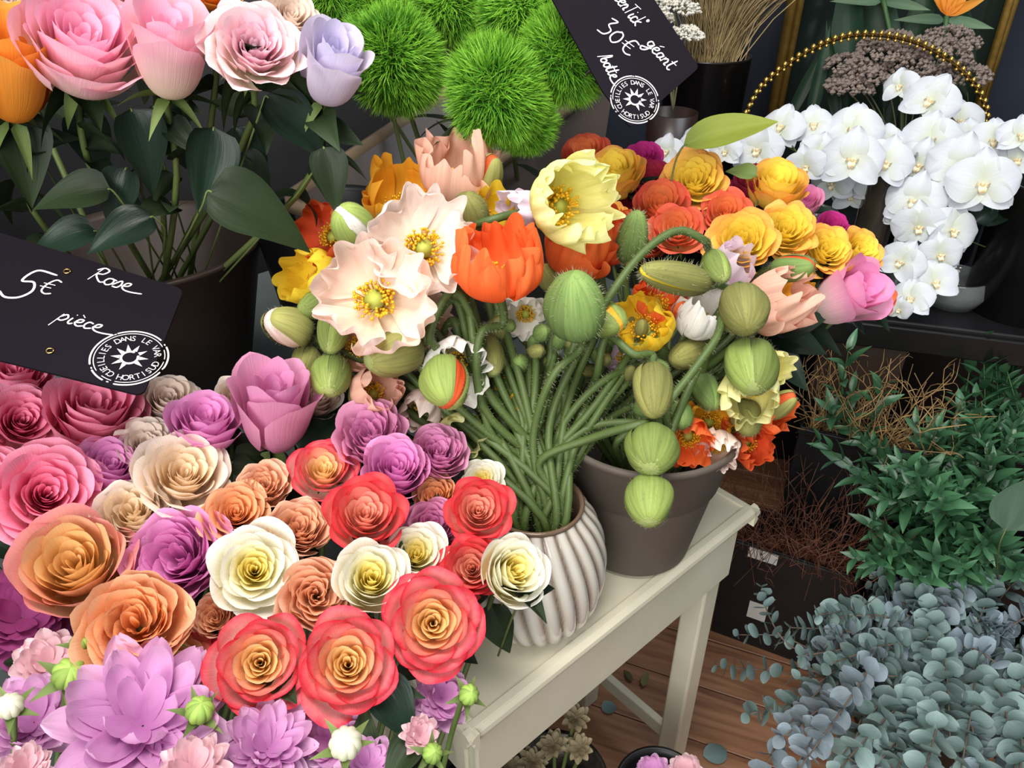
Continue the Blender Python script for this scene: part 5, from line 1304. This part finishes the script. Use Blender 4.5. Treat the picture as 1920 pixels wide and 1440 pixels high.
o = obj('blades', mesh('blades', V, F), plain('straw', '8d7a54', .7, c2='b09a6c', scale=20), root); o['kind'] = 'stuff'
tag(root, 'bundle of straw coloured dried grass in the black vessel', 'dried grass')
gb = at(1262, 210, 1.72)
cloud('gypsophila_bunch', 'tiny white gypsophila bunch behind the price sign', [(1265, 25, 1.66, 95), (1240, 5, 1.66, 80), (1285, 70, 1.66, 70), (1230, 40, 1.68, 70)], plain('gypsophila_white', 'd8d4c8', .7), gb, .0035, 260)
pot('side_vessel', 'dark brown vessel under the gypsophila behind the price sign', Vector((gb.x, gb.y, .7405)), [(0, 0), (.05, 0), (.055, gb.z - .74), (.05, gb.z - .74), (.045, .02), (0, .02)], plain('dark_ceramic', '2a1c18', .3), cat='vessel')
box('plinth', -.09, .09, -.07, .09, 0, .74, M_BLK, None, Matrix.Translation((gb.x, gb.y, 0)))
tag(bpy.data.objects['plinth.001'], 'black plinth under the gypsophila vessel', 'plinth')

# ------------------------------------------------------------------ lower right: crates, twigs, foliage
def crate(name, label, pts, h, mat, dpt, tagpx=None):
    """open box whose front upper edge runs between two photo points at height h"""
    a = at_z(*pts[0], h); b = at_z(*pts[1], h); X = (b - a); Lx = X.length; X.normalize(); Y = Vector((-X.y, X.x, 0))
    M = Matrix.Translation((a.x, a.y, 0)) @ Matrix((X, Y, Vector((0, 0, 1)))).transposed().to_4x4()
    root = empty(name, M); t = .006
    box('front_panel', 0, Lx, 0, t, 0, h, mat, root, bev=.002); box('back_panel', 0, Lx, dpt - t, dpt, 0, h, mat, root, bev=.002)
    box('side_panel', 0, t, t, dpt - t, 0, h, mat, root, bev=.002); box('side_panel', Lx - t, Lx, t, dpt - t, 0, h, mat, root, bev=.002)
    box('bottom', t, Lx - t, t, dpt - t, 0, t, mat, root, bev=.001)
    box('rim', -.004, Lx + .004, -.006, 0, h - .015, h, mat, root, bev=.002)
    tag(root, label, 'crate'); return root, M, Lx
M_PAPER = plain('white_label', 'd8d6d2', .7)
cr1, CM1, L1 = crate('black_crate', 'black plastic crate of red-brown twigs beside the table end', [(1368, 1008), (1610, 1085)], .30, M_BLK, .13)
box('price_tag', .045, .105, -.0085, -.006, .272, .298, M_PAPER, cr1, bev=0); box('price_tag', .07, .11, -.002, -.0005, .09, .14, M_PAPER, cr1, bev=0)
cr2, CM2, L2 = crate('black_crate', 'black crate of curly gold twigs behind the red-brown twigs', [(1500, 800), (1720, 850)], .52, M_BLK, .13)
cr3, CM3, L3 = crate('black_crate', 'black crate of green ruscus at the right', [(1660, 1010), (2000, 1090)], .34, M_BLK, .22)
def tangle(name, label, M, Lx, dpt, h0, n, mat, hh, curl, r, hb):
    parts = []
    for i in range(n):
        p = Vector((rs.uniform(.03, Lx - .03), rs.uniform(.03, dpt - .03), h0)); P = [p]; a = rs.uniform(0, 6.28); top = h0 + hh * rs.uniform(.4, 1.1)
        lean = Vector((rs.uniform(-.35, .35), rs.uniform(-.45, .2), 0)); k = 9
        for j in range(1, k):
            a += rs.uniform(-1.3, 1.3); f = j / k
            q_ = (p + lean * hh * f + Vector((math.cos(a) * curl * f, math.sin(a) * curl * f, (top - h0) * f + rs.uniform(-.3, .3) * curl)))
            if q_.z < hb + .02: q_.y = max(.02, min(dpt - .02, q_.y)); q_.x = max(.02, min(Lx - .02, q_.x))
            P.append(q_)
        parts.append(tube_vf(catmull(P, 3), r, 3, r * .5, False))
        for b in range(3):
            q = P[3 + b * 2 % 5]; d2 = Vector((rs.uniform(-1, 1), rs.uniform(-1, 1) if q.z > hb + .03 else rs.uniform(-.5, .5), rs.uniform(-.2, 1))) * .03
            parts.append(tube_vf(catmull([q, q + d2 * .6 + Vector((0, 0, .005)), q + d2], 2), r * .6, 3, r * .3, False))
    root = empty(name, M @ Matrix.Translation((0, 0, h0))); V, F = join(parts); V[:, 2] -= h0
    o = obj('twigs', mesh('twigs', V, F), mat, root); o['kind'] = 'stuff'
    return tag(root, label, 'twigs')
tangle('twig_bundle', 'dense red-brown twigs filling the black crate beside the table', CM1, L1, .13, .03, 420, plain('redbrown_twig', '5a3228', .6, c2='86573f', scale=30), .46, .05, .0013, .30)
tangle('twig_bundle', 'curly golden brown twigs behind the red-brown ones', CM2, L2, .13, .30, 190, plain('gold_twig', 'b3935e', .6, c2='7d5e40', scale=30), .42, .055, .0020, .52)
bx = box('kraft_sleeve', .0, .17, .135, .14, .0, .69, plain('dark_kraft', '3a2b22', .6), None, CM2); tag(bx, 'dark brown sleeve standing behind the curly twigs', 'sleeve')

def foliage(name, n, region, base, dfun, leaves, meshes, mat, smat, size, ang, group, labels, cat, lift, spread, r=.002):
    for i in range(n):
        u, v = region(i, rs); d = dfun(u, v) + rs.uniform(-.05, .05); t = at(u, v, d)
        b = base(u, v, t); m = b.lerp(t, .55) + Vector((rs.uniform(-spread, spread), rs.uniform(-spread, spread), lift * rs.uniform(.5, 1.2)))
        lb_ = labels(u, v)
        branch(name, lb_, [t, m, b], leaves, meshes, mat[i % len(mat)] if isinstance(mat, list) else mat, smat, size, ang, group + (': ' + lb_.split('leaves ')[1] if 'leaves ' in lb_ else ''), rs, r=r, cat=cat)
def rus_reg(i, rs):
    while True:
        u, v = rs.uniform(1480, 1925), rs.uniform(610, 1090)
        if not (u < 1600 and v > 840) and (v > 790 or u > 1760 + (790 - v) * .4): return u, v
def euc_reg(i, rs):
    while True:
        u, v = rs.uniform(1375, 1960), rs.uniform(1070, 1560)
        if v > 1120 + max(0, (1560 - u)) * .5 - (u > 1560) * 50: return u, v
foliage('ruscus_stem', 64, rus_reg, lambda u, v, t: CM3 @ Vector((rs.uniform(.08, .32), rs.uniform(.05, .17), .12)), lambda u, v: 1.58 - (v - 620) * .00028, 11, RUS, R_M, R_S, .062, .75, 'ruscus stems in the black crate',
    lambda u, v: 'glossy green ruscus stem with pointed leaves ' + ('rising highest under the black shelf' if v < 790 else ('at the left end of the green mass' if u < 1700 else 'at the right edge of the green mass') if v < 930 else ('low in the green mass above the eucalyptus' if u < 1760 else 'low at the right edge above the eucalyptus')), 'foliage', .06, .04)
foliage('ruscus_stem', 4, lambda i, rs: (rs.uniform(1480, 1680), rs.uniform(640, 800)), lambda u, v, t: CM2 @ Vector((rs.uniform(.05, .2), rs.uniform(.03, .1), .3)), lambda u, v: 1.56, 5, RUS, R_M, R_S, .055, .75, 'ruscus sprigs among the twigs',
    lambda u, v: 'thin green sprig growing out of the curly twigs', 'foliage', .05, .03)
EB = Vector((.83, .99, .0005))
pot('eucalyptus_bucket', 'black bucket under the grey-green eucalyptus at lower right', EB, [(0, 0), (.11, 0), (.14, .30), (.145, .305), (.14, .31), (.135, .30), (.105, .02), (0, .02)], M_BLK, cat='bucket')
foliage('eucalyptus_branch', 72, euc_reg, lambda u, v, t: EB + Vector((rs.uniform(-.09, .09), rs.uniform(-.09, .09), .2)), lambda u, v: 1.55 - (v - 1070) * .0010, 11, EUC, [E_M, E_M2, E_M], E_S, .034, 1.15, 'eucalyptus branches in the bucket',
    lambda u, v: 'eucalyptus branch with round grey leaves ' + (('at the top left beside the black crate' if u < 1640 else 'at the top below the green ruscus') if v < 1210 else ('hanging at the left over the wooden floor' if u < 1600 else 'in the middle of the bunch' if u < 1780 else 'at the right edge of the picture') if v < 1350 else ('lowest at the left of the bunch' if u < 1650 else 'lowest at the bottom right corner')), 'foliage', .07, .04)
branch('eucalyptus_branch', 'thin eucalyptus twig reaching left in front of the black crate', [at(1385, 1190, 1.5), at(1470, 1195, 1.46), at(1600, 1260, 1.42), EB + Vector((-.05, 0, .2))], 9, EUC, E_M, E_S, .028, 1.2, 'eucalyptus branches in the bucket', rs, cat='foliage')
branch('eucalyptus_branch', 'upright eucalyptus twig with tiny leaves in front of the black crate', [at(1428, 1100, 1.5), at(1440, 1150, 1.47), at(1480, 1210, 1.44), EB + Vector((-.08, 0, .2))], 8, EUC, E_M, E_S, .024, 1.2, 'eucalyptus branches in the bucket', rs, cat='foliage')
branch('eucalyptus_branch', 'low eucalyptus twig drooping left onto the wooden floor', [at(1345, 1250, 1.55), at(1420, 1255, 1.52), at(1540, 1270, 1.46), EB + Vector((-.1, 0, .2))], 9, EUC, E_M, E_S, .030, 1.2, 'eucalyptus branches in the bucket', rs, cat='foliage')
loose_leaf('large grey-green leaf cut off by the right edge', 1905, 940, 1.35, 120, 70, .1, .3, leaf_mat('grey_leaf', '4a6450', '5d7763'), None, None, CM3 @ Vector((.3, .1, .1)), 'grey_leaf')
# fallen leaves on the floor
for lb, u, v, s, a in [('fallen eucalyptus leaf on the floor beside the table leg', 1150, 1338, .035, 30), ('fallen ruscus sprig leaf on the wooden floor', 1205, 1290, .05, -20), ('fallen pointed leaf beside the fallen sprig', 1185, 1280, .04, 20), ('fallen grey leaf at the bottom right of the table leg', 1362, 1410, .05, 100)]:
    p = at_z(u, v, .004); o = obj('fallen_leaf', EUC[1] if 'eucal' in lb or 'grey' in lb else RUS[1], E_M if 'eucal' in lb or 'grey' in lb else leaf_mat('dull_leaf', '6b6a48', '7d7c58'), None, Matrix.Translation(p + Vector((0, 0, s * .1))) @ Matrix.Rotation(math.radians(a), 4, 'Z') @ Matrix.Scale(s, 4)); tag(o, lb, 'leaf', 'leaves on the floor')

# ------------------------------------------------------------------ under the table
UB = at_z(1120, 1330, 0.0) + Vector((-.15, .06, 0))
pot('grey_bucket', 'dark grey bucket standing on the floor under the table', Vector((UB.x, UB.y, .0005)), [(0, 0), (.09, 0), (.12, .30), (.125, .305), (.12, .31), (.11, .29), (.085, .02), (0, .02)], plain('dark_grey_plastic', '3f3c3a', .5), cat='bucket')
DV = tl(.16, .06, 0) + Vector((.03, -.02, 0))
pot('pewter_vase', 'dark patterned pewter vase with dried flowers below the table front', Vector((DV.x, DV.y, .0005)), [(0, 0), (.05, 0), (.06, .1), (.05, .3), (.075, .38), (.078, .385), (.072, .385), (.045, .3), (.05, .02), (0, .02)], plain('pewter', '5a544e', .35, metal=.8, c2='3a3632', scale=40, bump=.6), cat='vase')
M_DRY = petal_mat('dried_petal', ['5d5038', '877858', 'a49672'])
for i, (lb, u, v) in enumerate([('dried straw flower nearest the table apron', 1080, 1345), ('dried daisy with dark heart under the apron', 1035, 1395), ('dried flower at the bottom edge under the table', 1000, 1425), ('dried curled flower beside the white stretcher', 1085, 1400), ('dried flower at the bottom edge beside the table corner', 960, 1440)]):
    mum(lb, u, v, 1.13, 62, M_DRY, .2 * (-1) ** i, .5, ((9, .2, 1), (7, .6, .8)), .26, DV + Vector((0, 0, .3)), 'dried_flower', 'dried flower', 'dried flowers under the table', 0)
for i, (lb, u) in enumerate([('lilac pink flower at the bottom edge below the table leg', 1225), ('pink flower beside the lilac one at the bottom edge', 1285)]):
    p = at(u, 1440, 1.1)
    mum(lb, u, 1446, 1.1, 75, M_BLUSH if i else M_MAUVE, 0, .6, POM, .3, Vector((p.x, p.y + .02, .3)), 'pink_flower', 'flower', 'pink flowers at the bottom edge', 0)
pb = at(1255, 1440, 1.1)
pot('low_bucket', 'black bucket below the pink flowers at the bottom edge', Vector((pb.x, pb.y + .02, .0005)), [(0, 0), (.05, 0), (.065, .36), (.068, .365), (.063, .365), (.06, .35), (.045, .02), (0, .02)], M_BLK, cat='bucket')
